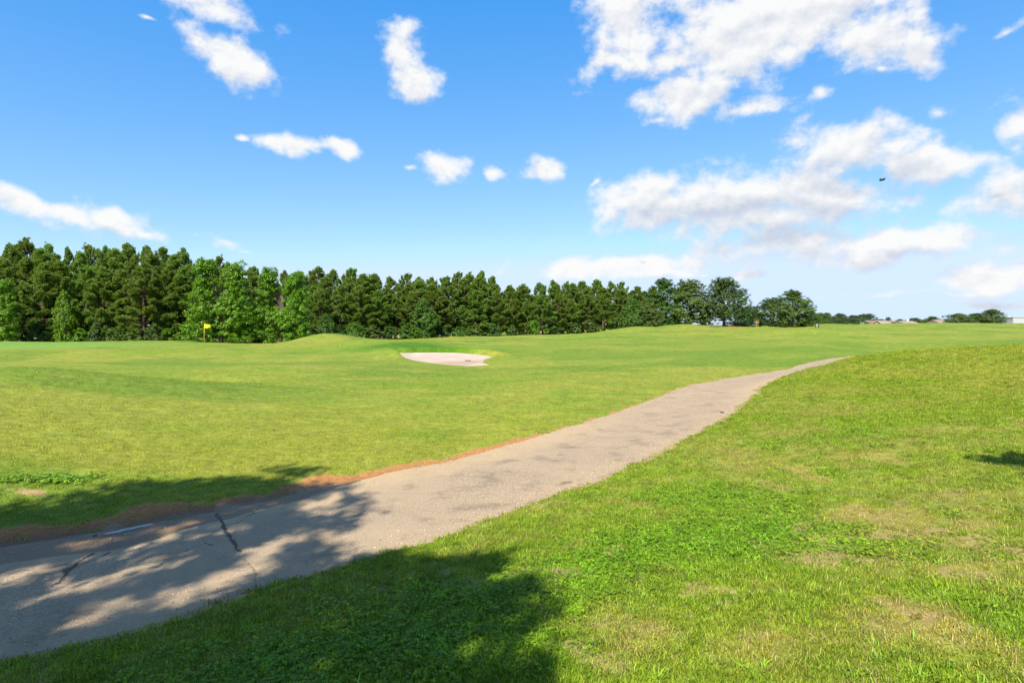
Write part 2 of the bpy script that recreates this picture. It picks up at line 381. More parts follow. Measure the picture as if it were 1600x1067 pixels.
LUSHW = [(*PZ(a, b, -.05)[:2], c, sx, sy) for a, b, c, sx, sy in LUSH]
def lerp(a, b, t): return a + (b - a) * t[:, None]
def turf(x, y, s, d):
    """colour of the turf, bare-soil share, clover share"""
    r = np.hypot(x, y)
    left = sstep(d, -0.2, 0.6) * (r < 60) + (r >= 60)
    n1 = fbm(x, y, 0.11, 4, 21); n2 = fbm(x, y, 0.7, 4, 22); n3 = fbm(x, y, 4.0, 4, 23); n4 = fbm(x * .35, y, 1.6, 4, 29)
    fair = lerp(np.array([[.120, .174, .021]]), np.array([[.174, .190, .034]]), sstep(0.5 * n1 + 0.3 * n2 + .2 * n4, .36, .62))
    fair = lerp(fair, np.array([[.090, .150, .018]]), .75 * sstep(fbm(x, y, .19, 3, 41), .52, .70))
    fair = lerp(fair, np.array([[.215, .205, .045]]), .40 * sstep(n3 * .6 + n4 * .4, .56, .74))
    # rough on the near side
    dry = np.zeros(len(x)); lush = np.zeros(len(x))
    for cx, cy, a, sx, sy in DRYW: dry = dry + a * gauss(x, y, cx, cy, sx, sy)
    for cx, cy, a, sx, sy in LUSHW: lush = lush + a * gauss(x, y, cx, cy, sx, sy)
    rough = lerp(np.array([[.128, .188, .017]]), np.array([[.096, .180, .012]]), np.clip(.15 + lush * .9 + 1.4 * (n2 - .5), 0, 1))
    drym = np.clip(dry * .95 + 2.0 * (n3 - .5) * (.5 + dry) + 1.4 * (n2 - .5) + .19 - .25 * lush, 0, 1)
    rough = lerp(rough, np.array([[.225, .190, .060]]), drym * .8)
    bank = sstep(x - .35 * y, 1.0, 5.0) * sstep(y, 6, 14) * sstep(d, 0, -2)
    rough = lerp(rough, np.array([[.180, .200, .030]]), bank * (.15 + .55 * sstep(n2, .35, .6)))
    c = lerp(rough, fair, left)
    gm = sstep(poly_sd(x, y, GREEN), .6, -.6)                # putting green: close-mown, paler
    c = lerp(c, np.array([[.120, .215, .050]]), gm * .85)
    face = gauss(x, y, W(685, 42), 42.3, 5.0, 1.5) + gauss(x, y, W(640, 45), 44.2, 3.4, 1.6)             # long grass on the bunker face, coloured darker to offset its sunlit glow
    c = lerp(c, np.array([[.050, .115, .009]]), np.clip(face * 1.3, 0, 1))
    c = c * (0.78 + .44 * fbm(x, y, 11, 3, 25))[:, None] * np.array([[1.0, 1.0, .72]])
    bare = .62 * sstep(dry * (.45 + .9 * (n3 - .3)) + 1.5 * (fbm(x, y, 13, 3, 26) - .5), .40, 1.05)
    bare = np.maximum(bare, .55 * sstep(fbm(x, y, 2.6, 4, 27) + .06 * (1 - left), .70, .80) * sstep(r, 12, 5))
    wl0, wr0 = edge_wob(s)
    cw = wl0 + clay_width(s) * (.55 + .95 * fbm(s, d * .3, 1.4, 4, 28)) + .03
    clay = sstep(d - HALF - cw + .35 * (fbm(x, y, 3.2, 4, 30) - .5), .10, -.08) * (d > 0) * (r < 60)
    cl_r = sstep(-d - HALF - wr0 - .02 - .30 * (fbm(x, y, 2.2, 3, 32) - .38), .08, -.06) * (d < 0) * (r < 60)
    far = .85 * gauss(x, y, W(1150, 148), 147, 4.6, 3.0) + .5 * gauss(x, y, W(1515, 92), 92, 3.5, 2.5) + .5 * gauss(x, y, W(1105, 132), 130, 3, 1.5)
    weedbare = .9 * gauss(x, y, *PZ(45, 768, -.25)[:2], .35, .10) + .8 * gauss(x, y, *PZ(130, 757, -.25)[:2], .25, .10)
    bare = np.clip(np.maximum.reduce([bare, clay, cl_r * .8, far * sstep(n3, .3, .55) * 1.1, weedbare * sstep(n3, .35, .6)]), 0, 1)
    clover = np.clip(lush * 1.1 + 2.2 * (n2 - .52) - drym, 0, 1) * (1 - left)
    return c, bare, clover, drym * (1 - left), clay
GREEN = [P(*a)[:2] for a in [(-200,540,58),(-200,535,78),(80,534.5,76),(230,535.2,73),(330,536,70),(345,538,63),(270,541,57),(60,543,54)]]

# ------------------------------------------------------------------ materials
def mat(name, c, rough=0.8, spec=0.3, metal=0.0, noise=None, bump=None):
    m = bpy.data.materials.new(name); m.use_nodes = True
    t = NT(m.node_tree); b = m.node_tree.nodes['Principled BSDF']
    b.inputs['Roughness'].default_value = rough; b.inputs['Specular IOR Level'].default_value = spec; b.inputs['Metallic'].default_value = metal
    colr = (*c, 1)
    if noise:
        sc, amt = noise
        tcn = m.node_tree.nodes.new('ShaderNodeTexCoord')
        f = t.noise(tcn.outputs['Object'], sc, 5, .6)
        f = t.ss(f, .25, .75, 1 - amt, 1 + amt)
        colr = t.n('ShaderNodeVectorMath', operation='SCALE', ins={0: c, 'Scale': f}).outputs[0]
        if bump:
            bp = t.n('ShaderNodeBump', ins={'Strength': bump, 'Distance': 0.02, 'Height': f}); t.put(b.inputs['Normal'], bp.outputs[0])
    t.put(b.inputs['Base Color'], colr)
    return m
def leaf_mat(name, c1, c2, transl=0.28, rough=0.5, objvar=0.25):
    m = bpy.data.materials.new(name); m.use_nodes = True
    nt = m.node_tree; nt.nodes.clear(); t = NT(nt)
    ge = nt.nodes.new('ShaderNodeNewGeometry'); oi = nt.nodes.new('ShaderNodeObjectInfo')
    c = t.mix(ge.outputs['Random Per Island'], (*c1, 1), (*c2, 1))
    v = t.m('MULTIPLY_ADD', oi.outputs['Random'], objvar, 1 - objvar / 2)
    hsv = t.n('ShaderNodeHueSaturation', ins={'Hue': t.m('MULTIPLY_ADD', oi.outputs['Random'], 0.024, 0.488), 'Saturation': 1.0, 'Value': v, 'Color': c})
    b = t.n('ShaderNodeBsdfPrincipled', ins={'Base Color': hsv.outputs[0], 'Roughness': rough, 'Specular IOR Level': 0.3})
    tr = t.n('ShaderNodeBsdfTranslucent', ins={'Color': t.mix(1.0, hsv.outputs[0], (1.25, 1.15, .55, 1), 'MULTIPLY')})
    mx = t.n('ShaderNodeMixShader', ins={0: transl, 1: b.outputs[0], 2: tr.outputs[0]})
    o = nt.nodes.new('ShaderNodeOutputMaterial'); nt.links.new(mx.outputs[0], o.inputs[0])
    return m
def attr_node(t, name, typ='GEOMETRY'):
    return t.n('ShaderNodeAttribute', attribute_name=name, attribute_type=typ)

# ground: turf colour from the survey, soil where it is bare, fine relief
def ground_mat():
    m = bpy.data.materials.new('turf_and_soil'); m.use_nodes = True
    nt = m.node_tree; t = NT(nt); b = nt.nodes['Principled BSDF']
    pos = nt.nodes.new('ShaderNodeNewGeometry').outputs['Position']
    c = attr_node(t, 'turf').outputs['Color']; bare = attr_node(t, 'bare').outputs['Fac']; wet = attr_node(t, 'wet').outputs['Fac']
    fine = t.noise(pos, 55, 5, .7); mid = t.noise(pos, 7, 5, .65); big = t.noise(pos, 1.7, 4, .6)
    k = t.m('MULTIPLY', t.ss(fine, .2, .8, .55, 1.45), t.m('MULTIPLY', t.ss(mid, .25, .75, .78, 1.22), t.ss(big, .25, .75, .88, 1.12)))
    tc_ = t.n('ShaderNodeVectorMath', operation='SCALE', ins={0: c, 'Scale': k}).outputs[0]
    sn = t.noise(pos, 22, 6, .7); 
    soil = t.mix(t.ss(sn, .3, .7), (.24, .098, .028, 1), (.38, .19, .066, 1))
    soil = t.mix(attr_node(t, 'clay').outputs['Fac'], t.mix(t.ss(sn, .3, .7), (.24, .145, .062, 1), (.38, .27, .125, 1)), soil)
    soil = t.mix(t.m('MULTIPLY', wet, .85), soil, t.mix(t.ss(big, .46, .60), (.085, .038, .018, 1), (.20, .135, .10, 1)))
    bm = t.ss(t.m('ADD', bare, t.m('MULTIPLY', t.m('SUBTRACT', fine, .5), .9)), .25, .80)
    t.put(b.inputs['Base Color'], t.mix(bm, tc_, soil))
    t.put(b.inputs['Roughness'], t.m('SUBTRACT', .9, t.m('MULTIPLY', t.m('MULTIPLY', wet, bm), .60)))
    b.inputs['Specular IOR Level'].default_value = 0.12
    h = t.m('ADD', t.m('MULTIPLY', fine, .6), t.m('ADD', mid, t.m('MULTIPLY', sn, .5)))
    bp = t.n('ShaderNodeBump', ins={'Strength': .55, 'Distance': .035, 'Height': h}); t.put(b.inputs['Normal'], bp.outputs[0])
    return m
def path_mat():
    m = bpy.data.materials.new('worn_asphalt'); m.use_nodes = True
    nt = m.node_tree; t = NT(nt); b = nt.nodes['Principled BSDF']
    pos = nt.nodes.new('ShaderNodeNewGeometry').outputs['Position']
    dust = attr_node(t, 'dust').outputs['Fac']; damp = attr_node(t, 'damp').outputs['Fac']; crk = attr_node(t, 'crack').outputs['Fac']
    vo = t.n('ShaderNodeTexVoronoi', ins={'Vector': pos, 'Scale': 95.0, 'Randomness': 1.0})
    stone = t.n('ShaderNodeSeparateColor', ins={0: vo.outputs['Color']})
    agg = t.mix(stone.outputs[0], (.160, .116, .072, 1), (.355, .262, .165, 1))
    agg = t.mix(t.m('MULTIPLY', t.ss(stone.outputs[1], .86, .95), .6), agg, (.44, .36, .26, 1))
    big = t.noise(pos, .8, 5, .6); mid = t.noise(pos, 5, 6, .7); fine = t.noise(pos, 160, 3, .6)
    agg = t.mix(t.ss(big, .30, .65, .0, .75), agg, (.300, .222, .138, 1))
    st = t.noise(pos, 2.3, 6, .65)
    agg = t.mix(t.ss(st, .50, .70, 0, .60), agg, (.125, .095, .066, 1))
    du = t.ss(t.m('ADD', dust, t.m('MULTIPLY', t.m('SUBTRACT', mid, .5), 1.1)), .25, 1.0)
    c = t.mix(t.m('MULTIPLY', du, .85), agg, t.mix(fine, (.28, .19, .10, 1), (.41, .305, .18, 1)))
    c = t.mix(t.ss(t.m('ADD', crk, t.m('MULTIPLY', t.m('SUBTRACT', mid, .5), .3)), .25, .7, 0, .85), c, (.045, .034, .024, 1))
    dm = t.ss(t.m('ADD', damp, t.m('MULTIPLY', t.m('SUBTRACT', mid, .5), .35)), .45, .60)
    c = t.mix(t.m('MULTIPLY', dm, .85), c, t.mix(1.0, c, (.44, .34, .24, 1), 'MULTIPLY'))
    t.put(b.inputs['Base Color'], c)
    t.put(b.inputs['Roughness'], t.m('SUBTRACT', .88, t.m('MULTIPLY', dm, .30)))
    b.inputs['Specular IOR Level'].default_value = .3
    h = t.m('ADD', t.m('MULTIPLY', vo.outputs['Distance'], -.8), t.m('ADD', t.m('MULTIPLY', mid, .7), t.m('MULTIPLY', crk, -1.2)))
    bp = t.n('ShaderNodeBump', ins={'Strength': .6, 'Distance': .008, 'Height': h}); t.put(b.inputs['Normal'], bp.outputs[0])
    return m
def sand_mat():
    m = bpy.data.materials.new('bunker_sand'); m.use_nodes = True
    nt = m.node_tree; t = NT(nt); b = nt.nodes['Principled BSDF']
    pos = nt.nodes.new('ShaderNodeNewGeometry').outputs['Position']
    wet = attr_node(t, 'damp').outputs['Fac']
    f = t.noise(pos, 9, 6, .7); gg = t.noise(pos, 1.1, 4, .6)
    c = t.mix(t.ss(gg, .3, .7), (.34, .262, .205, 1), (.39, .31, .25, 1))
    c = t.mix(t.m('MULTIPLY', t.ss(f, .4, .75), .3), c, (.26, .19, .14, 1))
    c = t.mix(t.ss(t.m('ADD', wet, t.m('MULTIPLY', t.m('SUBTRACT', gg, .5), .8)), .3, .8, 0, .75), c, (.27, .19, .125, 1))
    t.put(b.inputs['Base Color'], c); b.inputs['Roughness'].default_value = .95; b.inputs['Specular IOR Level'].default_value = .1
    bp = t.n('ShaderNodeBump', ins={'Strength': .5, 'Distance': .03, 'Height': f}); t.put(b.inputs['Normal'], bp.outputs[0])
    return m
def blade_mat(name, mul, transl=.35, rough=.55, spec=.25):
    """grass blades take the colour of the turf they grow in, passed on from their points"""
    m = bpy.data.materials.new(name); m.use_nodes = True
    nt = m.node_tree; nt.nodes.clear(); t = NT(nt)
    a = attr_node(t, 'tint', 'INSTANCER').outputs['Color']
    ge = nt.nodes.new('ShaderNodeNewGeometry')
    c = t.n('ShaderNodeVectorMath', operation='SCALE', ins={0: t.mix(1.0, a, (*mul, 1), 'MULTIPLY'), 'Scale': t.ss(ge.outputs['Random Per Island'], 0, 1, .65, 1.4)}).outputs[0]
    b = t.n('ShaderNodeBsdfPrincipled', ins={'Base Color': c, 'Roughness': rough, 'Specular IOR Level': spec})
    tr = t.n('ShaderNodeBsdfTranslucent', ins={'Color': c})
    mx = t.n('ShaderNodeMixShader', ins={0: transl, 1: b.outputs[0], 2: tr.outputs[0]})
    o = nt.nodes.new('ShaderNodeOutputMaterial'); nt.links.new(mx.outputs[0], o.inputs[0])
    return m

# ------------------------------------------------------------------ ground sheet (polar grid, fine in front of the camera)
fr = np.arange(-50, 50.01, 0.2)
rest = np.r_[np.arange(51, 62, 1.0), np.arange(64, 297, 4.0), np.arange(298, 309.5, 1.0)]
ang = np.radians(np.r_[fr, rest])
def rad_steps():
    r = 0.06; out = []
    while r < 900:
        out.append(r)
        k = .010 if r < 30 else (.0045 if r < 46 else (.009 if r < 200 else .03))
        r *= 1 + (k if r > 1.9 else .12)
    return np.array(out)
rad = rad_steps()
NA, NR = len(ang), len(rad)
AA, RR = np.meshgrid(ang, rad)
gx = (RR * np.sin(AA)).ravel(); gy = (RR * np.cos(AA)).ravel()
gz, gs, gd = terrain_c(gx, gy)
wl, wr = edge_wob(gs)
inside = np.minimum(HALF + wl - gd, gd + HALF + wr)                 # >0 on the asphalt
gz_draw = gz - 0.05 * sstep(inside, .0, .10) + .008 * sstep(inside, .06, -.1)
bsd = bunker_sd(gx, gy)
gz_draw = gz_draw - 0.45 * sstep(bsd, .02, -.5)
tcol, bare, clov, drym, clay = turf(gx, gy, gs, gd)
idx = np.arange(NA * NR).reshape(NR, NA)
a = idx[:-1, :]; b_ = idx[1:, :]
q = np.stack([a, np.roll(a, -1, 1), np.roll(b_, -1, 1), b_], -1).reshape(-1, 4)[:, ::-1]
gm_ = np_mesh('ground', np.c_[gx, gy, gz_draw], q, True)
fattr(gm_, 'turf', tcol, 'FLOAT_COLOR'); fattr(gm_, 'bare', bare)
wetg = clay * sstep(gs, 6, 8) * sstep(gs, 18.0, 15.8) * sstep(gd - HALF, .55, .12)
fattr(gm_, 'wet', wetg); fattr(gm_, 'clay', np.maximum(clay, (np.hypot(gx, gy) > 60) * 1.0))
ground = link('ground', gm_, ground_mat()); tag(ground, kind='structure')

# ------------------------------------------------------------------ cart path
su = np.r_[np.arange(5, 10.5, .05), np.arange(10.5, 20.5, .018), np.arange(20.5, 32, .05), np.arange(32, tt[-1] - .3, .15)]
vv = np.linspace(-1, 1, 125)
ci = np.clip(np.searchsorted(PS, su), 1, len(PS) - 1)
f_ = ((su - PS[ci - 1]) / (PS[ci] - PS[ci - 1]))[:, None]
C0 = PCL[ci - 1] * (1 - f_) + PCL[ci] * f_; N0 = PNL[ci - 1] * (1 - f_) + PNL[ci] * f_
wl, wr = edge_wob(su)
off = np.where(vv[None, :] > 0, vv[None, :] * (HALF + .03 + wl)[:, None], vv[None, :] * (HALF + .03 + wr)[:, None])
pxx = (C0[:, :1] + N0[:, :1] * off).ravel(); pyy = (C0[:, 1:] + N0[:, 1:] * off).ravel()
S2 = np.repeat(su, len(vv)); D2 = off.ravel()
pz = terrain(pxx, pyy) + 0.004 + 0.012 * (1 - np.tile(vv, len(su)) ** 2)
pz -= 0.05 * sstep(np.abs(np.tile(vv, len(su))), .975, 1.0)
pm_idx = np.arange(len(su) * len(vv)).reshape(len(su), len(vv))
pq = np.stack([pm_idx[:-1, :-1], pm_idx[:-1, 1:], pm_idx[1:, 1:], pm_idx[1:, :-1]], -1).reshape(-1, 4)[:, ::-1]
pme = np_mesh('cart_path', np.c_[pxx, pyy, pz], pq, True)
dust = .75 * sstep(D2, .15, 1.0) * sstep(S2, 6, 9) * sstep(S2, 27, 20) + .35 * sstep(-D2, .5, 1.05) + .25 * sstep(S2, 22, 30) + .15 + .25 * np.exp(-((np.abs(D2) - .58) / .2) ** 2) * (fbm(S2, D2, .6, 3, 55))
dampw = .46 * sstep(S2, 8.5, 12) * sstep(S2, 17.8, 14.2) * (.45 + 1.1 * fbm(S2, D2 * .2, 1.1, 4, 51))
damp = sstep(D2 - (HALF - dampw), -.10, .10) * (dampw > .03)
def crackline(pts, wd):
    """distance falloff to a jagged line drawn in world plan"""
    out = np.zeros(len(pxx)); pts = [np.array(PZ(a_, b_, -.35)[:2]) for a_, b_ in pts]
    jx = pxx + .035 * (fbm(pxx, pyy, 7, 3, 61) - .5) * 2; jy = pyy + .035 * (fbm(pxx, pyy, 7, 3, 62) - .5) * 2
    for p0, p1 in zip(pts[:-1], pts[1:]):
        e = p1 - p0; t_ = np.clip(((jx - p0[0]) * e[0] + (jy - p0[1]) * e[1]) / (e @ e), 0, 1)
        dd = np.hypot(jx - p0[0] - t_ * e[0], jy - p0[1] - t_ * e[1])
        out = np.maximum(out, sstep(dd, wd, wd * .25))
    return out
crack = np.maximum.reduce([crackline([(340,800),(347,815),(353,828),(362,845),(368,860),(373,868)], .028), crackline([(373,868),(380,885),(396,905),(404,925)], .014) * .6, crackline([(150,862),(120,878),(103,895),(90,916)], .028), crackline([(90,916),(60,935),(20,948)], .014) * .6,
        crackline([(355,823),(372,818),(382,808),(400,800)], .014) * .8, crackline([(372,859),(400,853),(440,850),(500,835),(560,828)], .014) * .6, crackline([(30,890),(80,886),(130,872)], .013) * .6, crackline([(170,862),(162,868)], .022), crackline([(322,850),(335,854)], .016) * .8, crackline([(250,893),(258,884)], .018),
        crackline([(560,770),(700,770),(780,764)], .014) * .5, crackline([(120,900),(220,880),(300,868),(362,845)], .014) * .5, crackline([(300,905),(420,880),(560,862)], .014) * .4, crackline([(860,735),(940,712),(1000,705)], .014) * .4, crackline([(240,935),(330,900),(400,905)], .014) * .4])
damp = np.maximum(damp, crack * .55)
damp = np.maximum(damp, .58 * gauss(pxx, pyy, *PZ(880, 765, -.35)[:2], .35, .16, .8))
fattr(pme, 'dust', dust); fattr(pme, 'damp', damp); fattr(pme, 'crack', crack)
path = link('cart_path', pme, path_mat()); tag(path, kind='structure')

# puddle lying in the clay gutter
def puddle(name, pts, z):
    v = [(*PZ(a_, b_, z)[:2], z) for a_, b_ in pts]; n = len(v)
    c = np.mean(np.array(v), 0); inner = [tuple(c + (np.array(p_) - c) * .96) for p_ in v]
    mb = MB(); mb.add([(x_, y_, z_ - .02) for x_, y_, z_ in v] + [(x_, y_, z_) for x_, y_, z_ in inner], [tuple(range(n, 2 * n))] + [(i, (i + 1) % n, n + (i + 1) % n, n + i) for i in range(n)])
    m = bpy.data.materials.new('muddy_water'); m.use_nodes = True; b = m.node_tree.nodes['Principled BSDF']; t = NT(m.node_tree)
    b.inputs['Base Color'].default_value = (.20, .14, .105, 1); b.inputs['Roughness'].default_value = .04; b.inputs['Specular IOR Level'].default_value = .5
    pos = m.node_tree.nodes.new('ShaderNodeNewGeometry').outputs['Position']
    bp = t.n('ShaderNodeBump', ins={'Strength': .05, 'Distance': .01, 'Height': t.noise(pos, 9, 2)}); t.put(b.inputs['Normal'], bp.outputs[0])
    return mb.build(name, m)
pu = puddle('puddle', [(160,834),(172,830.5),(181,829.2),(190,826.2),(203,824.4),(214,821.4),(226,819.6),(238,816.6),(240,817.8),(229,821.6),(217,823.6),(206,827),(196,828.2),(186,831.6),(170,834)], -0.365)
tag(pu, kind='structure')

# bunker sand
bx = np.linspace(BK[:, 0].min() - .6, BK[:, 0].max() + .6, 110); by = np.linspace(BK[:, 1].min() - .6, BK[:, 1].max() + .6, 110)
BXX, BYY = np.meshgrid(bx, by); fx_, fy_ = BXX.ravel(), BYY.ravel()
bs = poly_sd(fx_, fy_, BK)
keep = bs < .45
rem = np.cumsum(keep) - 1
bi = np.arange(len(fx_)).reshape(110, 110)
bq = np.stack([bi[:-1, :-1], bi[:-1, 1:], bi[1:, 1:], bi[1:, :-1]], -1).reshape(-1, 4)
bq = rem[bq[keep[bq].all(1)]]
bz = sand_z(fx_, fy_) - .03 - .10 * sstep(bs, 0, -1.2) + .03 * (fbm(fx_, fy_, 1.6, 3, 71) - .5)
bme = np_mesh('sand_bunker', np.c_[fx_, fy_, bz][keep], bq, True)
fattr(bme, 'damp', (gauss(fx_, fy_, W(720, 35.5), 35.8, 2.1, 1.5))[keep])
bunker = link('sand_bunker', bme, sand_mat()); tag(bunker, kind='structure')

def gz_at(x, y):
    return float(terrain(np.array([float(x)]), np.array([float(y)]))[0])

# ------------------------------------------------------------------ trees
def tube_np(pts, rad, n=6):
    mb = MB(); mb.tube(pts, rad, n, True); return mb
def pine_mesh(seed, H=15.0, Rm=2.3, base=.06, puffs=10.5, nb=82, tip=3.2):
    """trunk with limbs (MB) and needle crown (V, F)"""
    r = np.random.default_rng(seed)
    tb = MB()
    bend = r.normal(0, .25, 2)
    ax = lambda h: np.array([bend[0] * math.sin(h / H * 2.6), bend[1] * math.sin(h / H * 2.1 + .4) - bend[1] * math.sin(.4), h])
    hs_ = np.linspace(-.4, H * .97, 9)
    tb.tube([ax(max(h, 0)) + np.array([0, 0, min(h, 0)]) for h in hs_], [.20 * (H / 15) * (1 - .86 * max(h, 0) / H) + .015 for h in hs_], 7)
    ctr, dirs = [], []
    phi_k = 2.39996
    for k in range(nb):
        t = (k + r.random()) / nb
        h = H * (base + (0.985 - base) * t)
        prof = (1 - t ** tip) ** .62 * (.88 + .12 * math.sin(min(t * 2.2, 1) * math.pi / 2)) * (1 + .22 * math.sin(phi_k * k + seed) * math.sin(9 * t + seed))
        L = Rm * prof * (.40 + .85 * r.random() ** .8) + .25
        phi = k * 2.39996 + r.normal(0, .35)
        el0 = R(2 + 26 * t + 38 * t ** 3 + r.normal(0, 14))
        o = ax(h); pts = [o]
        nseg = 4
        d = np.array([math.cos(phi) * math.cos(el0), math.sin(phi) * math.cos(el0), math.sin(el0)])
        p = o.copy()
        for j in range(nseg):
            dd = d.copy(); dd[2] += .16 * j; dd[2] += r.normal(0, .05); dd /= np.linalg.norm(dd)
            p = p + dd * L / nseg; pts.append(p.copy())
        tb.tube(pts, [.035 + .012 * L * (1 - t) - .006 * i for i in range(nseg + 1)], 4, False)
        pts = np.array(pts)
        n = max(4, int(L * puffs * 1.45))
        for q in range(n):
            u = (.34 + .70 * r.random() ** .42) * nseg * .999
            u = min(u, nseg - 1e-3)
            i = int(u); c = pts[i] * (1 - (u - i)) + pts[i + 1] * (u - i)
            side = np.cross(d, [0, 0, 1]); side /= np.linalg.norm(side) + 1e-6
            c = c + side * r.normal(0, .17) * min(L, 1.6) * .62 + np.array([0, 0, r.normal(.06, .22)]) 
            ctr.append(c); dirs.append(d * .40 + np.array([0, 0, 1.0]) + r.normal(0, .35, 3))
    for q in range(10):
        ctr.append(ax(H) + r.normal(0, [.2, .2, .3])); dirs.append(np.array([0, 0, 1.0]) + r.normal(0, .3, 3))
    ctr = np.array(ctr); dirs = np.array(dirs); dirs /= np.linalg.norm(dirs, axis=1)[:, None]
    M = 22; N = len(ctr)
    dv = dirs[:, None, :] + r.normal(0, .62, (N, M, 3)); dv /= np.linalg.norm(dv, axis=2)[..., None]
    ln = r.uniform(.24, .46, (N, M, 1))
    sidev = np.cross(dv, r.normal(0, 1, (N, M, 3))); sidev /= np.linalg.norm(sidev, axis=2)[..., None]
    st = ctr[:, None, :] + dv * ln * .12
    tip = ctr[:, None, :] + dv * ln
    mid = ctr[:, None, :] + dv * ln * .55
    V = np.stack([st, mid + sidev * .040, tip, mid - sidev * .040], 2).reshape(-1, 3)
    F = np.arange(len(V)).reshape(-1, 4)
    return tb, V, F
def leafy(seed, ctrs, rads, nleaf, lsize, up=.5, cen=None):
    """leaves scattered over many small clusters"""
    r = np.random.default_rng(seed)
    N = len(ctrs); M = nleaf
    g_ = r.normal(0, 1, (N, M, 3)); g_ /= np.linalg.norm(g_, axis=2)[..., None]
    rr = r.random((N, M, 1)) ** .5
    c = ctrs[:, None, :] + g_ * rr * rads[:, None, None] * np.array([1, 1, .75])
    out = g_ * .8 + np.array([0, 0, up]) + r.normal(0, .45, (N, M, 3))
    if cen is not None:
        oc = c - cen; oc /= np.linalg.norm(oc, axis=2)[..., None] + 1e-6; out = out + .7 * oc
    nrm = out / (np.linalg.norm(out, axis=2)[..., None] + 1e-6)
    t1 = np.cross(nrm, r.normal(0, 1, (N, M, 3))); t1 /= np.linalg.norm(t1, axis=2)[..., None] + 1e-6
    t2 = np.cross(nrm, t1)
    s_ = lsize * r.uniform(.65, 1.3, (N, M, 1))
    V = np.stack([c - t1 * s_ * .6, c + t2 * s_ * .36 - nrm * s_ * .08, c + t1 * s_ * .6, c - t2 * s_ * .36 - nrm * s_ * .08], 2).reshape(-1, 3)
    return V, np.arange(len(V)).reshape(-1, 4)
def broad_mesh(seed, H=12.0, Wd=10.0, base=.08, lobes=None, nclu=620, nleaf=34, lsize=.17, peaks=1, conic=.35):
    """lumpy broadleaf crown: lobes spread through an egg-shaped envelope, clusters on the lobes"""
    r = np.random.default_rng(seed)
    tb = MB()
    cz0 = H * base; ch = H - cz0
    lob = []
    nl = lobes or 46
    pk = [(0.0, 0.0, 1.0)] if peaks == 1 else [(-.24 * Wd, r.normal(0, .5), 1.0), (.22 * Wd, r.normal(0, .5), .93)]
    for k in range(nl):
        px_, py_, ph = pk[k % len(pk)]
        t = (k // len(pk) + .5) / (nl / len(pk))
        wr_ = Wd / 2 / (1.0 if peaks == 1 else 1.55)
        env = wr_ * np.interp(t, [0, .12, .32, .55, .78, .92, 1], [.70, .90, 1.0, .90 - .15 * conic, .66 - .25 * conic, .40 - .15 * conic, .12])
        phi = k * 2.39996 + r.normal(0, .3)
        lr = Wd * r.uniform(.11, .21) * (1 if peaks == 1 else .85)
        rr = max(env - lr * .75, 0) * math.sqrt(r.uniform(.25, 1.15))
        z = cz0 + ch * ph * t * (1 - .35 * lr / ch) + r.normal(0, .03 * H)
        lob.append((px_ + rr * math.cos(phi), py_ + rr * math.sin(phi), min(max(z, lr * .5), H - lr * .75), lr))
    lob = np.array(lob)
    # trunk and limbs
    th = cz0 + ch * .62
    tr_ = .020 * H + .05
    tpts = [np.array([r.normal(0, .05) * i, r.normal(0, .05) * i, -.4 + (th + .4) * i / 5]) for i in range(6)]
    tb.tube(tpts, [tr_ * 1.25] + [tr_ * (1 - .14 * i) for i in range(1, 6)], 8)
    for l in lob[::2]:
        z0 = max(min(l[2] * .62, th * .95), H * .10); st = np.array([0, 0, z0]); en = l[:3]
        md = (st + en) / 2 + np.array([0, 0, -.05 * H * r.random()])
        tb.tube([st, md, en], [tr_ * .42, tr_ * .26, .02], 5, False)
    pick = r.integers(0, nl, nclu)
    gd_ = r.normal(0, 1, (nclu, 3)); gd_ /= np.linalg.norm(gd_, axis=1)[:, None]; gd_[:, 2] = gd_[:, 2] * .8 + .15
    ctrs = lob[pick, :3] + gd_ * (lob[pick, 3] * r.uniform(.45, 1.05, nclu) ** .7)[:, None]
    ctrs[:, 2] = np.maximum(ctrs[:, 2], .25)
    rads = r.uniform(.28, .55, nclu) * (H / 12) ** .6
    V, F = leafy(seed + 5, ctrs, rads, nleaf, lsize, .55, np.array([0, 0, cz0 + ch * .4]))
    V[:, 2] = np.maximum(V[:, 2], .03)
    return tb, V, F
def flatshade(name, V, F): return np_mesh(name, V, F, False)

M_bark_pine = mat('pine_bark', (.115, .075, .055), .95, .1, noise=(6, .4), bump=.6)
M_bark = mat('grey_brown_bark', (.10, .082, .065), .95, .1, noise=(8, .35), bump=.6)
M_needle = leaf_mat('pine_needles', (.105, .182, .026), (.205, .300, .055), .40, .5, .30)
M_maple = leaf_mat('bright_green_leaves', (.070, .180, .008), (.165, .290, .014), .34, .42, .10)
M_oak = leaf_mat('dark_green_leaves', (.032, .080, .012), (.072, .135, .020), .22, .45, .20)
M_olive = leaf_mat('olive_green_leaves', (.060, .105, .016), (.115, .165, .026), .25, .5, .20)
M_mid = leaf_mat('mid_green_leaves', (.050, .120, .014), (.100, .190, .022), .25, .45, .25)
M_distant = leaf_mat('far_green_leaves', (.050, .090, .028), (.085, .130, .040), .2, .55, .25)

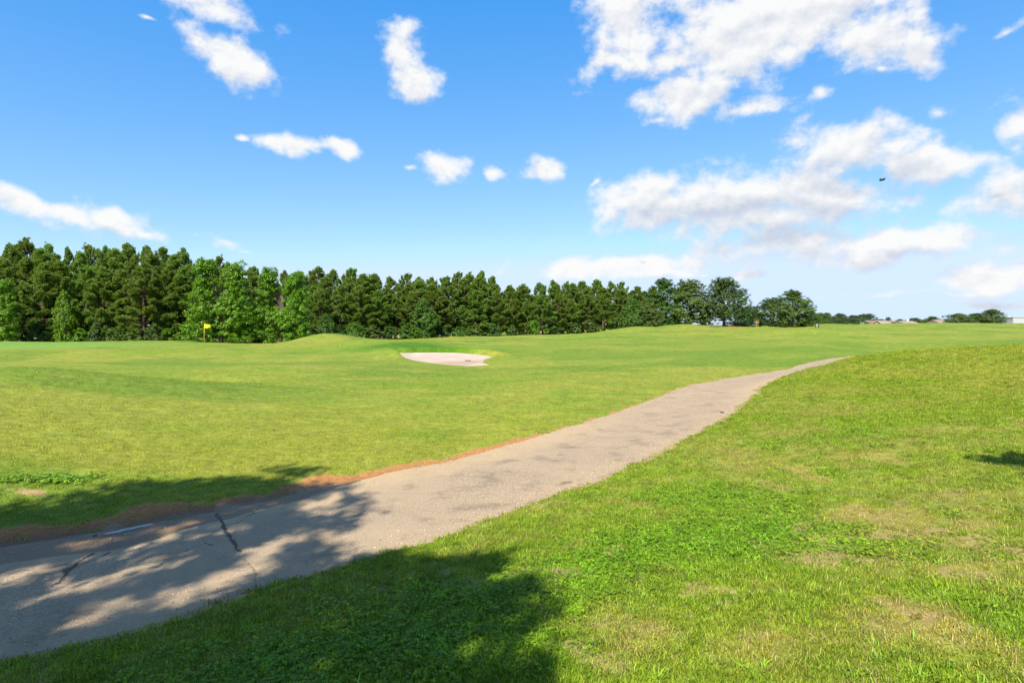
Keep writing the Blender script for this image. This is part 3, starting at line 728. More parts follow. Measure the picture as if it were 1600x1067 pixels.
KIND = {}
def kind(name, gen, bark):
    tb, V, F = gen
    KIND[name] = (tb.mesh(name + '_trunk', True), flatshade(name + '_crown', V, F), V[:, 2].max(), np.percentile(np.abs(V[:, 0]), 99) * 2, bark)
for i in range(5): kind('pine%d' % i, pine_mesh(100 + i, 15, 2.35 + .15 * (i % 3), .045, 10.5, 86, (2.4, 3.4, 2.0, 2.8, 4.0)[i]), M_bark_pine)
for i in range(4): kind('bare_pine%d' % i, pine_mesh(200 + i, 15, 2.3 + .2 * (i % 2), .22, 10.5, 74, (2.4, 4.0, 3.0, 5.0)[i]), M_bark_pine)
kind('maple0', broad_mesh(301, 12, 9.4, .02, 70, 1250, 32, .19, 2, .45), M_bark)
kind('maple1', broad_mesh(302, 11.5, 9.2, .02, 70, 1200, 32, .19, 2, .40), M_bark)
kind('round0', broad_mesh(303, 12, 11, .06, 60, 1250, 30, .21, 1, .1), M_bark)
kind('round1', broad_mesh(304, 12, 10, .02, 64, 1200, 30, .21, 1, .25), M_bark)
kind('round2', broad_mesh(305, 9, 11, .0, 54, 1000, 30, .22, 1, .0), M_bark)
kind('oak0', broad_mesh(306, 14, 13.0, .12, 64, 1500, 30, .21, 1, .0), M_bark)
kind('shrub0', broad_mesh(307, 3.2, 4.2, .0, 26, 260, 30, .13, 1, 0), M_bark)
kind('shrub1', broad_mesh(308, 3.2, 3.4, .0, 24, 250, 30, .15, 1, .2), M_bark)

def plant(name, kd, px, Y, top, wpx=None, crown_mat=None, label=None, cat='tree', group=None, rz=None, zoff=0.0):
    tm, cm, h0, w0, bark = KIND[kd]
    X = W(px, Y); z = gz_at(X, Y) + zoff
    H = (CAMZ - (top - HY) / FPX * Y) - z
    sz = H / h0; sx = sz if wpx is None else (wpx / FPX * Y) / w0
    if 'pine' in kd: sx = min(sx, (1.55 if px < 550 else 1.9) * sz)
    e = empty(name, (X, Y, z), rng.uniform(0, 6.28) if rz is None else rz)
    e.scale = (sx, sx, sz)
    t_ = link('trunk', tm, None, e)
    if not len(tm.materials): tm.materials.append(bark)
    c_ = link('crown', cm, None, e)
    if not len(cm.materials): cm.materials.append(M_needle)
    if crown_mat is not None:
        c_.material_slots[0].link = 'OBJECT'; c_.material_slots[0].material = crown_mat
    tag(e, label, cat, group); return e

# --- the pine belt: three rows, each tree its own thing
TOPS = [(-60,372),(0,372),(30,370),(65,376),(130,379),(150,374),(200,380),(250,386),(290,389),(335,394),(375,402),(402,422),(440,416),(480,416),(520,421),(560,415),(600,422),(622,430),(640,425),(670,427),(700,423),(755,425),(780,432),(830,435),(870,432),(910,432),(950,438),(985,440),(1040,436)]
BASE_Y = [(-200,84),(0,86),(250,88),(400,92),(500,97),(600,106),(700,116),(800,128),(900,142),(1000,154),(1060,160)]
def top_at(x): return float(np.interp(x, *zip(*TOPS)))
def base_y(x): return float(np.interp(x, *zip(*BASE_Y)))
LAND = [(0,'the leftmost bright tree'),(320,'the yellow golf flag'),(345,'the first bright green tree'),(443,'the second bright green tree'),(508,'the grass mound'),(690,'the sand bunker'),(842,'the lone round cloud'),(975,'the long flat cloud'),(1130,'the broad dark oak')]
ONES = ['first','second','third','fourth','fifth','sixth','seventh','eighth','ninth','tenth','eleventh','twelfth','thirteenth','fourteenth','fifteenth','sixteenth','seventeenth','eighteenth','nineteenth']
ORD = ONES + [t_ if not k else w_ + '-' + ONES[k - 1] for t_, w_ in (('twentieth','twenty'),('thirtieth','thirty'),('fortieth','forty'),('fiftieth','fifty'),('sixtieth','sixty')) for k in range(10)]
rows = []
for row, (x0, x1, stp, dY, drop, knd) in enumerate([(-52, 1025, 33, 0, 22, 'pine'), (-36, 1025, 32, 5.0, 8, 'pine'), (-20, 1015, 29, 10, -2, 'bare_pine')]):
    x = x0; lst = []
    while x < x1:
        k = np.interp(x, [0, 400, 600, 1000], [1.0, .92, .80, .72])
        lst.append(x); x += stp * k * rng.uniform(.78, 1.22)
    rows.append(lst)
    what = ['bough-skirted pine in the front row of the tree line', 'taller pine in the middle row of the tree line', 'pine in the rear row of the tree line'][row]
    for i, x in enumerate(lst):
        top = top_at(x) + drop + abs(rng.normal(0, [15, 9, 8][row])) - (2 if row else 0)
        Y = base_y(x) + dY + rng.normal(0, .8)
        lx, ln = min(LAND, key=lambda q: abs(q[0] - x))
        rel = 'behind' if abs(lx - x) < 14 else ('just left of' if x < lx and lx - x < 45 else 'just right of' if x > lx and x - lx < 45 else 'left of' if x < lx else 'right of')
        lab = '%s pine from the left, %s row, %s %s' % (ORD[sum(1 for q in lst[:i] if q > -22)], ['front', 'middle', 'rear'][row], rel, ln)
        if x <= -22: lab = '%s pine outside the left edge of the picture, %s row' % (ORD[i], ['front', 'middle', 'rear'][row])
        kd = knd + str(rng.integers(0, 5 if knd == 'pine' else 4))
        plant('pine_tree', kd, x, Y, top, (rng.uniform(58, 84) if row == 0 else rng.uniform(48, 72) if row == 1 else rng.uniform(38, 58)) * 90 / Y * (1.0 if x < 450 else 1.22), M_needle, lab, 'tree', 'pines in the tree line behind the golf hole')

# --- broadleaf trees, each with its own look
BT = 'broadleaf trees at the edge of the golf hole'
plant('maple_tree', 'maple1', -8, 79, 428, 74, M_maple, 'bright yellow-green leafy tree cut off by the left edge of the picture', 'tree', BT, 0)
plant('maple_tree', 'maple0', 346, 82, 402, 94, M_maple, 'bright green leafy tree right behind the yellow golf flag', 'tree', BT, .3)
plant('maple_tree', 'maple1', 443, 84, 415, 86, M_maple, 'bright green leafy tree between the golf flag tree and the grass mound', 'tree', BT, .1)
plant('sweetgum_tree', 'round1', 100, 83.5, 452, 30, M_maple, 'slim bright leafy tree poking out of the dark pines at left', 'tree', BT)
plant('understory_tree', 'round1', 662, 109, 468, 48, M_mid, 'mid green leafy tree in front of the pines above the bunker', 'tree', BT)
plant('understory_tree', 'round1', 508, 95, 490, 34, M_mid, 'small leafy tree right behind the grass mound', 'tree', BT)
plant('understory_tree', 'round1', 988, 146, 464, 40, M_mid, 'lime green small tree beside the last pines on the right', 'tree', BT)
plant('understory_tree', 'round2', 1008, 150, 470, 48, M_olive, 'low olive tree just right of the lime green small tree', 'tree', BT)
plant('oak_tree', 'round1', 1037, 162, 433, 74, M_oak, 'tall dark tree closing the right end of the pine belt', 'tree', BT)
plant('oak_tree', 'round0', 1078, 159, 435, 84, M_olive, 'large olive green oak left of the broad dark oak', 'tree', BT)
plant('oak_tree', 'oak0', 1131, 156, 431, 82, M_oak, 'broad dark oak with bare trunk before the pale long house', 'tree', BT, .4)
plant('oak_tree', 'round2', 1168, 176, 478, 52, M_oak, 'low dark tree right of the broad dark oak', 'tree', BT)
plant('oak_tree', 'round0', 1206, 168, 464, 62, M_oak, 'dark round tree behind the little palm', 'tree', BT)
plant('oak_tree', 'round1', 1238, 146, 452, 70, M_olive, 'full leafy tree with branches to the ground right of the palm', 'tree', BT)
plant('understory_tree', 'round2', 1262, 158, 487, 40, M_mid, 'lower leafy tree on the right flank of the full leafy tree', 'tree', BT)
plant('understory_tree', 'round2', 1283, 168, 488, 30, M_mid, 'small round tree behind the two-post sign', 'tree', BT)
FAR = 'far trees along the right horizon'
for px_, Y_, top_, w_, kd_, lab_ in [(1292,235,488,26,'round1','far tree rising behind the small round tree by the sign'),(1304,215,494,24,'round2','far low tree between the tan gable and the horizon woods'),(1313,262,489,34,'round0','far tall tree at the left end of the horizon woods'),
      (1334,258,492,36,'round1','far tree left of the wide clump on the horizon'),(1336,205,495,20,'round2','small round tree before the horizon woods, left of the olive roof'),(1316,205,495,22,'round2','small round tree just right of the tan gable'),(1356,275,489.5,34,'round0','widest far tree clump above the olive roof'),(1346,285,491,28,'round1','far tree tucked left of the widest clump'),
      (1388,330,495,12,'round0','lone small tree top behind the brick gable ridge'),(1377,330,498,14,'round2','tiny tree top left of the lone small tree top'),(1406,320,498,17,'round2','pale small tree between the two long roofs'),(1428,300,496,28,'round2','dark tree right of the long roofs'),(1457,285,494,30,'round1','dark tree left of the round olive tree'),(1443,300,499,26,'round2','low tree between the two dark trees'),
      (1497,230,489,40,'round2','round olive tree on the right horizon'),(1524,235,489,38,'round1','dark tree left of the tallest horizon tree'),(1549,232,482.5,42,'round0','tallest tree on the right horizon'),(1570,330,500,36,'round2','low hedge-like tree before the pale shed')]:
    plant('far_tree', kd_, px_, Y_, top_, w_, M_olive if 'olive tree' in lab_ or 'tallest' in lab_ else M_distant, lab_, 'tree', FAR)
# --- understory shrubs along the foot of the belt
SH = 'shrubs along the foot of the tree line'
sx_ = [8,36,62,92,124,150,182,214,240,262,292,322,378,398,412,472,490,528,556,584,606,634,648,690,716,742,770,800,832,866,898,930,962,1000,1024,1050]
for i, x in enumerate(sx_):
    Y = base_y(x) - rng.uniform(2.0, 3.6)
    gp = HY + (CAMZ - gz_at(W(x, Y), Y)) * FPX / Y
    hpx = rng.uniform(18, 38) * (86 / Y) ** .6
    lx, ln = min(LAND, key=lambda q: abs(q[0] - x))
    rel = 'right at' if abs(lx - x) < 10 else ('left of' if x < lx else 'right of')
    bright = i in (0, 3, 4, 9, 10, 22, 28)
    plant('shrub', 'shrub%d' % (i % 2), x, Y, gp - hpx, rng.uniform(24, 42) * (86 / Y) ** .5, [M_mid, M_olive, M_oak][i % 3] if not bright else M_maple,
          '%s%s shrub from the left under the pines, %s %s' % ('bright ' if bright else '', ORD[i] if i < len(ORD) else 'last', rel, ln), 'shrub', SH)
plant('shrub', 'shrub0', 1163, 160, 503.5, 23, M_mid, 'rounded green bush between the pale long house and the palm', 'shrub', None)
plant('shrub', 'shrub0', 1354, 190, 502.5, 10, M_mid, 'little bush before the olive roof', 'shrub', None)
plant('shrub', 'shrub1', 1396, 190, 503, 9, M_mid, 'little bush at the right end of the brick gable house', 'shrub', None)

# --- trees behind the camera, whose shadows fall across path and grass
def ground_hit(px, py, z): p_ = PZ(px, py, z); return p_[0], p_[1]
def shade_tree(name, trunk_xy, crown_c, rad, outline, label, ncl, gaps=(), seed=1, lsize=.11, edge=-.05, thin=.42):
    """crown whose clusters sit where the sun rays through the observed shadow cross the crown's round volume"""
    r = np.random.default_rng(seed); tx, ty = trunk_xy; z0 = gz_at(tx, ty)
    cc = np.array(crown_c); d = np.array(T); pts = []
    poly = np.array(outline)
    while len(pts) < ncl:
        # a random point in the crown ball, kept where its shadow lies inside the outline
        p_ = r.normal(0, 1, (4000, 3)); p_ /= np.linalg.norm(p_, axis=1)[:, None]; p_ = cc + p_ * (rad * r.random((4000, 1)) ** .45)
        k = (p_[:, 2] + .25) / -d[2]; sx2 = p_[:, 0] + d[0] * k; sy2 = p_[:, 1] + d[1] * k
        ok = poly_sd(sx2, sy2, poly) < edge + .25 * (fbm(sx2, sy2, 1.6, 3, seed) - .5)
        for gx_, gy_, gr in gaps: ok &= np.hypot(sx2 - gx_, sy2 - gy_) > gr * (.7 + .6 * fbm(sx2, sy2, 2.5, 2, seed + 3))
        _, pd_ = path_uv(sx2, sy2)
        ok &= (np.abs(pd_ + .1) > HALF) | (r.random(len(sx2)) < thin)
        pts += list(p_[ok & (p_[:, 1] < 1.6)])
        if not ok.any(): break
    ctrs = np.array(pts[:ncl])
    V, F = leafy(seed, ctrs, r.uniform(.16, .32, len(ctrs)), 28, lsize, .5)
    e = empty(name, (tx, ty, z0)); 
    tb = MB(); top = cc - np.array([tx, ty, z0])
    tb.tube([(0, 0, -.3), (.02, .03, top[2] * .35), tuple(top * np.array([.5, .5, .7])), tuple(top)], [.20, .15, .11, .04], 9)
    for c_ in ctrs[:: max(1, len(ctrs) // 26)]:
        en = c_ - np.array([tx, ty, z0]); st = top * .55 + np.array([0, 0, 0]); tb.tube([st, (st + en) / 2 + np.array([0, 0, .2]), en], [.05, .03, .01], 5, False)
    tb.build('trunk', M_bark, e, True)
    link('crown', flatshade('crown', V - np.array([tx, ty, z0]), F), M_oak, e)
    tag(e, label, 'tree', 'garden trees behind the viewer'); return e
def along(xy, h):  # point at height h above the shadow point, up the sun ray
    k = h / -T.z; return (xy[0] - T.x * k, xy[1] - T.y * k, h - .25)
outA = [(-12,5.0),(-8,5.4)] + [ground_hit(*a_) for a_ in [(0,800,-.3),(100,778,-.33),(190,764,-.33),(330,752,-.36),(430,735,-.36),(488,738,-.36),(470,756,-.36),(520,762,-.35),(578,752,-.35),(560,778,-.35),(618,797,-.35),(565,822,-.35),(600,832,-.35),(545,858,-.35),(520,880,-.33),(620,868,-.25),(700,872,-.22),(800,852,-.2),(800,878,-.18),(752,902,-.17),(845,906,-.15),(868,960,-.1),(862,1010,-.05),(885,1067,0)]] + [(.25,1.2),(-.6,-2.5),(-4,-4),(-10,-3.5),(-13,0)]
cA = along((-3.3, 2.2), 6.4)
shade_tree('garden_tree', (cA[0] - .3, cA[1] - .4), cA, 4.3, outA, 'leafy tree behind the viewer whose shadow crosses the path at left', 4300, [(*ground_hit(280,880,-.35),.16),(*ground_hit(440,850,-.35),.14),(*ground_hit(90,930,-.35),.24),(*ground_hit(380,960,-.35),.14),(*ground_hit(540,800,-.35),.13),(*ground_hit(170,940,-.35),.16),(*ground_hit(330,840,-.35),.12),(*ground_hit(20,900,-.35),.2),(*ground_hit(195,898,-.35),.22),(*ground_hit(335,930,-.35),.20),(*ground_hit(530,857,-.35),.16),(*ground_hit(250,960,-.35),.25),(*ground_hit(120,985,-.35),.28),(*ground_hit(470,800,-.35),.22),(*ground_hit(400,905,-.35),.15)], 77)
cB = along((8.0, 4.7), 6.2)
outB = [ground_hit(*a_) for a_ in [(1480,696,.22),(1540,697,.22),(1620,703,.22)]] + [(9,7.4),(12,6.5),(12.5,3.5),(9,1.5),(7.0,3.6)] + [ground_hit(1620,728,.22), ground_hit(1560,716,.22)]
shade_tree('garden_tree', (cB[0] + .2, cB[1] - .2), cB, 4.6, outB, 'leafy tree behind the viewer casting the shadow tongue at the right edge', 1900, (), 78, .11, -.06)

# --- little palm with a ragged skirt
def palm(px, Y, top):
    X = W(px, Y); z = gz_at(X, Y); H = CAMZ - (top - HY) / FPX * Y - z
    e = empty('palm_tree', (X, Y, z)); r = np.random.default_rng(9)
    MB().tube([(0,0,-.2),(0,0,H*.3),(.03,0,H*.72)], [.26,.20,.22], 9).build('trunk', mat('palm_bark', (.28,.20,.12), .95, .1, noise=(9,.4), bump=.6), e, True)
    def fronds(name, m_, n, e0, e1, L):
        for k in range(n):
            mb = MB(); ph = 2 * math.pi * k / n + r.normal(0, .2); el_ = R(r.uniform(e0, e1)); p_ = np.array([0.03, 0, H * .72]); pts = [p_]
            for j in range(5):
                a_ = el_ - R(20) * j; p_ = p_ + L / 5 * np.array([math.cos(ph) * math.cos(a_), math.sin(ph) * math.cos(a_), math.sin(a_)]); pts.append(p_)
            sd_ = np.array([-math.sin(ph), math.cos(ph), 0])
            mb.tube(pts, .02, 4)
            for j in range(1, 6):
                for s_ in (-1, 1):
                    for q_ in (0, .5):
                        b0 = pts[j] * (1 - q_) + pts[j-1] * q_; wv = .28 * math.sin(math.pi * (j - q_) / 5.6) + .05
                        tp = b0 + sd_ * s_ * wv + (pts[j] - pts[j-1]) * .9 - np.array([0,0,.10])
                        mb.add([b0, b0 + (pts[j]-pts[j-1]) * .35, tp], [(0,1,2)])
            mb.build(name, m_, e)
    fronds('frond', mat('dry_fronds', (.34,.27,.10), .8, .2), 9, -50, 0, H * .42)
    fronds('frond', M_olive, 9, 20, 75, H * .40)
    tag(e, 'little palm with yellowed drooping fronds beside the orange clay bank', 'palm')
palm(1182, 152, 496.5)

# ------------------------------------------------------------------ buildings
M_glass = mat('window_glass', (.03,.04,.05), .1, .6)
M_trim = mat('white_trim', (.72,.70,.66), .6)
def siding(name, c): return mat(name, c, .85, .2, noise=(2.5, .10))
def shingle(name, c):
    m = mat(name, c, .9, .15, noise=(3.0, .22)); return m
def house(px0, px1, Y, eave, ridge, depth, wallm, roofm, label, style='gable_side', windows=(), door=None, base=None, rz=0.0, chimney=False, over=.4):
    """px0..px1 front wall, eave/ridge rows of the photo at distance Y; style: where the gable faces"""
    x0, x1 = W(px0, Y), W(px1, Y); cx = (x0 + x1) / 2; hw = (x1 - x0) / 2
    zb = min(gz_at(cx, Y + depth / 2) - .3, CAMZ - (eave - HY) / FPX * Y - 2.7)
    e = empty('house', (cx, Y, zb), rz)
    he = CAMZ - (eave - HY) / FPX * Y - zb; hr = CAMZ - (ridge - HY) / FPX * Y - zb
    wl_ = MB().box(-hw, hw, 0, depth, 0, he)
    rf = MB()
    o = over
    if style == 'gable_front':
        wl_.add([(-hw,0,he),(hw,0,he),(0,0,hr-.15),(-hw,depth,he),(hw,depth,he),(0,depth,hr-.15)], [(0,1,2),(5,4,3)])
        for s_ in (-1, 1):
            a_ = (s_*(hw+o), -o, he - o*(hr-he)/hw); b__ = (s_*(hw+o), depth+o, he - o*(hr-he)/hw)
            rf.add([a_, b__, (0,depth+o,hr), (0,-o,hr), (a_[0],a_[1],a_[2]-.18),(b__[0],b__[1],b__[2]-.18),(0,depth+o,hr-.2),(0,-o,hr-.2)], [(0,1,2,3),(7,6,5,4),(0,3,7,4),(1,0,4,5),(2,1,5,6)])
    else:
        ins_ = 0 if style == 'gable_side' else min(hw * .8, depth * .45)
        R0, R1 = (-hw - o + ins_, depth/2, hr), (hw + o - ins_, depth/2, hr)
        c0, c1, c2, c3 = (-hw-o,-o,he),(hw+o,-o,he),(hw+o,depth+o,he),(-hw-o,depth+o,he)
        rf.add([c0,c1,c2,c3,R0,R1], [(0,1,5,4),(2,3,4,5),(1,2,5),(3,0,4),(3,2,1,0)])
        rf.box(-hw-o-.03, hw+o+.03, -o-.06, -o-.01, he-.18, he+.02)
    wl_.build('wall', wallm, e); ro = rf.build('roof', roofm, e)
    if chimney: MB().box(hw*.3, hw*.3+.9, depth*.5, depth*.5+.7, he, hr + .8).build('chimney', wallm, ro)
    for (u, z_, w_, h_) in windows:
        f_w = MB().box(u-w_/2-.1, u+w_/2+.1, -.06, .0, z_-.1, z_+h_+.1).build('window', M_trim, e)
        MB().box(u-w_/2, u+w_/2, -.09, -.055, z_, z_+h_).build('pane', M_glass, f_w)
    if door is not None: MB().box(door-.5, door+.5, -.07, .0, .3, 2.4).build('door', M_trim, e)
    tag(e, label, 'house'); return e
w3 = [(-3,1.0,1.2,1.4),(0,1.0,1.2,1.4),(3,1.0,1.2,1.4)]
tanw = siding('tan_siding', (.36,.27,.18)); creamw = siding('cream_siding', (.52,.46,.38)); brickw = siding('brown_brick', (.20,.12,.085)); palew = siding('pale_stucco', (.50,.42,.36))
rgrey = shingle('grey_shingles', (.20,.20,.21)); rbrown = shingle('brown_shingles', (.23,.17,.14)); rtan = shingle('tan_shingles', (.30,.27,.20)); rred = shingle('russet_shingles', (.20,.125,.10)); rpale = shingle('weathered_shingles', (.25,.20,.175))
house(1094, 1151, 196, 508.3, 504.2, 9, palew, rgrey, 'pale long low house with grey hip roof behind the broad dark oak', 'hip', w3)
house(588, 640, 132, 512, 500, 9, tanw, rbrown, 'tan house glimpsed through the pines left above the bunker', 'gable_side', [(-2.6,.9,1.1,1.4),(0.2,.9,1.1,1.4),(2.4,.9,1.1,1.4)])
house(678, 726, 146, 512, 502, 9, creamw, rgrey, 'cream house glimpsed through the pine trunks above the bunker', 'gable_side', [(-2.6,.9,1.1,1.4),(2.4,.9,1.1,1.4)])
house(800, 850, 166, 508, 498, 9, tanw, rbrown, 'tan house hidden behind the pines right of the bunker', 'gable_side', w3)
house(292, 330, 118, 519, 507, 8, tanw, rbrown, 'brown house glimpsed behind the tree next to the golf flag', 'gable_side', [(-1.6,.9,1.0,1.3),(1.6,.9,1.0,1.3)])
house(1290, 1303, 225, 506, 501.5, 8, siding('ochre_siding', (.50,.34,.16)), rbrown, 'small house with tan gable right of the small round tree', 'gable_front', [(0,2.2,.9,.9)])
house(1343, 1361, 240, 507, 503, 9, tanw, rtan, 'house with olive tan roof left of the brick gable house', 'hip')
house(1364, 1396, 250, 506, 500.9, 11, brickw, rpale, 'house with long weathered roof in the middle of the roofs', 'gable_side', w3)
house(1362, 1377, 246, 506.5, 501.2, 5, brickw, rred, 'brick gable house in front of the long weathered roof', 'gable_front', [(0,2.0,.9,1.0)])
house(1394, 1413, 275, 506, 500.8, 11, brickw, rred, 'house with russet roof right of the long weathered roof', 'hip')
house(1415, 1436, 270, 505.4, 501.6, 10, creamw, rpale, 'house with pale pinkish roof, farthest right of the roofs', 'gable_side', w3, None, None, 0, True)
house(1470, 1484, 260, 505, 499.8, 9, brickw, rbrown, 'brown roofed house peeping out left of the round olive tree', 'gable_side')
# pale shed at the right edge: ribbed cladding
def shed(px0, px1, Y, top):
    x0, x1 = W(px0, Y), W(px1, Y); zb = gz_at(x0, Y) - .8; h = CAMZ - (top - HY) / FPX * Y - zb
    e = empty('metal_shed', (x0, Y, zb)); m_ = mat('pale_cladding', (.36,.36,.37), .55, .4, noise=(1.5,.08)); Wd = x1 - x0
    MB().box(0, Wd, 0, 14, 0, h).build('wall', m_, e)
    MB().box(-.2, Wd + .2, -.2, 14.2, h, h + .25).build('roof', mat('grey_roof_edge', (.33,.33,.34), .6), e)
    rib = MB().box(-.06, .06, -.10, -.003, .05, h - .03).mesh('rib'); rib.materials.append(m_)
    for k in range(int(Wd / .9)):
        o_ = link('rib', rib, None, e); o_.location = (.45 + k * .9, 0, 0)
    tag(e, 'pale ribbed metal shed cut off by the right edge of the picture', 'shed')
shed(1583, 1640, 250, 496.5)
# slender mast left of the shed
X = W(1577, 262); zb = gz_at(X, 262) - .5
e = empty('mast', (X, 262, zb)); hM = CAMZ - (492 - HY) / FPX * 262 - zb
MB().tube([(0,0,0),(0,0,hM*.6),(0,0,hM)], [.22,.19,.15], 8).build('pole', mat('galvanised_steel', (.42,.44,.47), .45, .5, .6), e, True)
MB().box(-.5,.5,-.08,.08,hM-.9,hM-.75).build('crossarm', mat('dark_steel', (.12,.12,.13), .5), e)
tag(e, 'slender grey mast standing just left of the pale shed', 'mast')

# ------------------------------------------------------------------ things on the course
M_yellow = mat('yellow_cloth', (.62,.50,.01), .7, .2); M_pole = mat('yellow_fibreglass', (.70,.60,.03), .35, .5)
X, Y = W(319, 64), 64.0; z = gz_at(X, Y)
e = empty('golf_flag', (X, Y, z)); ph = CAMZ - (505.5 - HY) / FPX * Y - z
MB().tube([(0,0,-.1),(0,0,ph*.5),(.03,0,ph)], [.022,.019,.016], 8).build('flagstick', M_pole, e, True)
nx, nz = 14, 8; vs, fs = [], []
for side in (0, 1):
    for i in range(nx + 1):
        for j in range(nz + 1):
            u, v_ = i / nx, j / nz
            vs.append((.03 + .66 * u - .03 * v_, .06 * math.sin(u * 7 + v_) * u - .005 + .01 * side, ph - .02 - (.46 * v_) * (1 - .28 * u) - .16 * u - .05 * math.sin(u * 5) * u))
for side in (0, 1):
    o_ = side * (nx + 1) * (nz + 1)
    for i in range(nx):
        for j in range(nz):
            a_ = o_ + i * (nz + 1) + j; qd = (a_, a_ + 1, a_ + nz + 2, a_ + nz + 1); fs.append(qd if side else qd[::-1])
MB().add(vs, fs).build('flag', M_yellow, e, True)
MB().tube([(0,0,-.12),(0,0,.004)], .054, 14).build('cup', M_trim, e)
tag(e, 'yellow golf flag on a yellow stick standing on the putting green', 'flag')

# rake lying in the bunker
X, Y = W(731, 36.6), 36.6; z = float(sand_z(np.array([X]), np.array([Y]))[0]) - .10
M_dark = mat('dark_plastic', (.035,.035,.035), .5)
e = empty('bunker_rake', (X, Y, z), R(-6))
MB().box(-.28,.28,-.05,.05,.03,.09).build('rake_head', M_dark, e)
for k in range(9): MB().tube([(-.24+.06*k,.02,.04),(-.24+.06*k,.03,-.03)], [.010,.005], 5).build('tooth', M_dark, e)
MB().tube([(.0,.0,.07),(.55,-.55,.05),(.9,-.9,.03)], .014, 6).build('handle', mat('weathered_handle', (.16,.13,.10), .7), e, True)
e.scale = (.7, .7, .7)
tag(e, 'dark rake lying on the sand of the bunker', 'rake')

# two-post sign by the far trees
X, Y = W(1276.5, 135), 135.0; z = gz_at(X, Y)
e = empty('tee_sign', (X, Y, z))
for s_ in (-1, 1): MB().box(s_*.40-.09, s_*.40+.09, -.09, .09, -.1, .85).build('post', M_dark, e)
MB().box(-.31, .31, -.03, .03, .42, .80).build('panel', mat('pale_panel', (.22,.26,.29), .5), e)
tag(e, 'low sign with two dark posts and pale panel on the far slope', 'sign')

# stones and clods
def stone(px, py, z, size, name, label, m_, flat=.55):
    x_, y_ = PZ(px, py, z)[:2]; zz = gz_at(x_, y_); r = np.random.default_rng(int(px * 7 + py))
    import bmesh
    bm = bmesh.new(); bmesh.ops.create_icosphere(bm, subdivisions=2, radius=size)
    for v in bm.verts: v.co *= 1 + r.normal(0, .12); v.co.z *= flat
    me = bpy.data.meshes.new(name); bm.to_mesh(me); bm.free()
    o_ = link(name, me, m_); o_.location = (x_, y_, zz + size * flat * .5 + .006); o_.rotation_euler = (0, 0, r.uniform(0, 6))
    tag(o_, label, 'stone', 'stones on and beside the cart path')
M_stone = mat('dark_stone', (.07,.055,.045), .9, .2, noise=(20,.3)); M_clod = mat('clay_clod', (.09,.05,.03), .95, .1, noise=(20,.3))
stone(1128,652,-.33,.042,'stone','dark stone on the right edge of the cart path before the bend',M_stone)
stone(149,834,-.36,.017,'stone','dark pebble at the near end of the puddle',M_stone)
stone(175,839,-.35,.011,'stone','small pebble on the damp asphalt below the puddle',M_stone)
stone(313,813,-.35,.009,'stone','tiny pebble on the damp asphalt left of the long crack',M_stone)
stone(206,903,-.34,.009,'stone','tiny pebble on the shaded asphalt near the left crack',M_stone)

# bird in the air
def bird(px, py, Y):
    X, _, Z = P(px, py, Y); s_ = Y / FPX
    e = empty('bird', (X, Y, Z)); m_ = mat('dark_plumage', (.025,.020,.018), .7, .2)
    mb = MB()
    mb.tube([(-5.2*s_,0,-1.1*s_),(-4.4*s_,0,-1.0*s_),(-3*s_,0,-.9*s_),(-.8*s_,0,-.7*s_),(1.6*s_,0,-.3*s_),(3.2*s_,0,.1*s_),(5.0*s_,0,.9*s_)], [.05*s_,.55*s_,.8*s_,.95*s_,.7*s_,.45*s_,.5*s_], 10)
    def wing(pts, th):
        n = len(pts); up = [(x*s_, y*s_, z_*s_ ) for x, y, z_ in pts]; dn = [(x, y + th*s_, z_ - .12*s_) for x, y, z_ in up]
        mb.add(up + dn, [tuple(range(n)), tuple(range(2*n-1, n-1, -1))] + [(i, n+i, n+(i+1)%n, (i+1)%n) for i in range(n)])
    wing([(-2.6,.2,-.7),(-3.0,1.2,1.4),(-1.8,2.6,3.0),(.4,3.8,4.3),(.9,3.4,3.0),(.2,2.4,1.6),(.9,.5,-.3)], .3)
    wing([(-2.4,-.2,-.8),(-2.6,-2.2,.2),(-1.2,-4.2,1.2),(1.6,-6.0,1.8),(2.6,-5.2,1.2),(1.6,-3.0,.4),(1.2,-.4,-.4)], -.3)
    mb.add([(3.6*s_,0,.2*s_),(6.2*s_,.9*s_,1.3*s_),(6.6*s_,0,1.4*s_),(6.2*s_,-.9*s_,1.2*s_)], [(0,1,2,3)])
    mb.build('body', m_, e, False)
    tag(e, 'small dark bird flying before the white clouds at right', 'bird')
bird(1378, 281.5, 34)

# ------------------------------------------------------------------ grass: tufts set out point by point
def blades(seed, n, spread, h, wd, lean=.5, curl=.35, droop=0):
    r = np.random.default_rng(seed); V = []; F = []
    for i in range(n):
        a_ = r.uniform(0, 6.283); rr = spread * math.sqrt(r.random()); b0 = np.array([rr*math.cos(a_), rr*math.sin(a_), -.004])
        ph_ = r.uniform(0, 6.283); le = abs(r.normal(0, lean)); hh = h * r.uniform(.5, 1.15)
        dr = np.array([math.cos(ph_)*math.sin(le), math.sin(ph_)*math.sin(le), math.cos(le)]); sd_ = np.array([-math.sin(ph_), math.cos(ph_), 0])
        m1 = b0 + dr*hh*.55; d2 = dr + np.array([math.cos(ph_), math.sin(ph_), -.4])*curl; d2 /= np.linalg.norm(d2); tp = m1 + d2*hh*.5
        o_ = len(V); w_ = wd * r.uniform(.7, 1.3)
        V += [b0 - sd_*w_*.5, b0 + sd_*w_*.5, m1 + sd_*w_*.45, m1 - sd_*w_*.45, tp]
        F += [(o_, o_+1, o_+2, o_+3), (o_+3, o_+2, o_+4, o_+4)]
    me = bpy.data.meshes.new('tuft'); me.from_pydata([tuple(v) for v in V], [], [f if f[2] != f[3] else f[:3] for f in F]); me.update(); return me
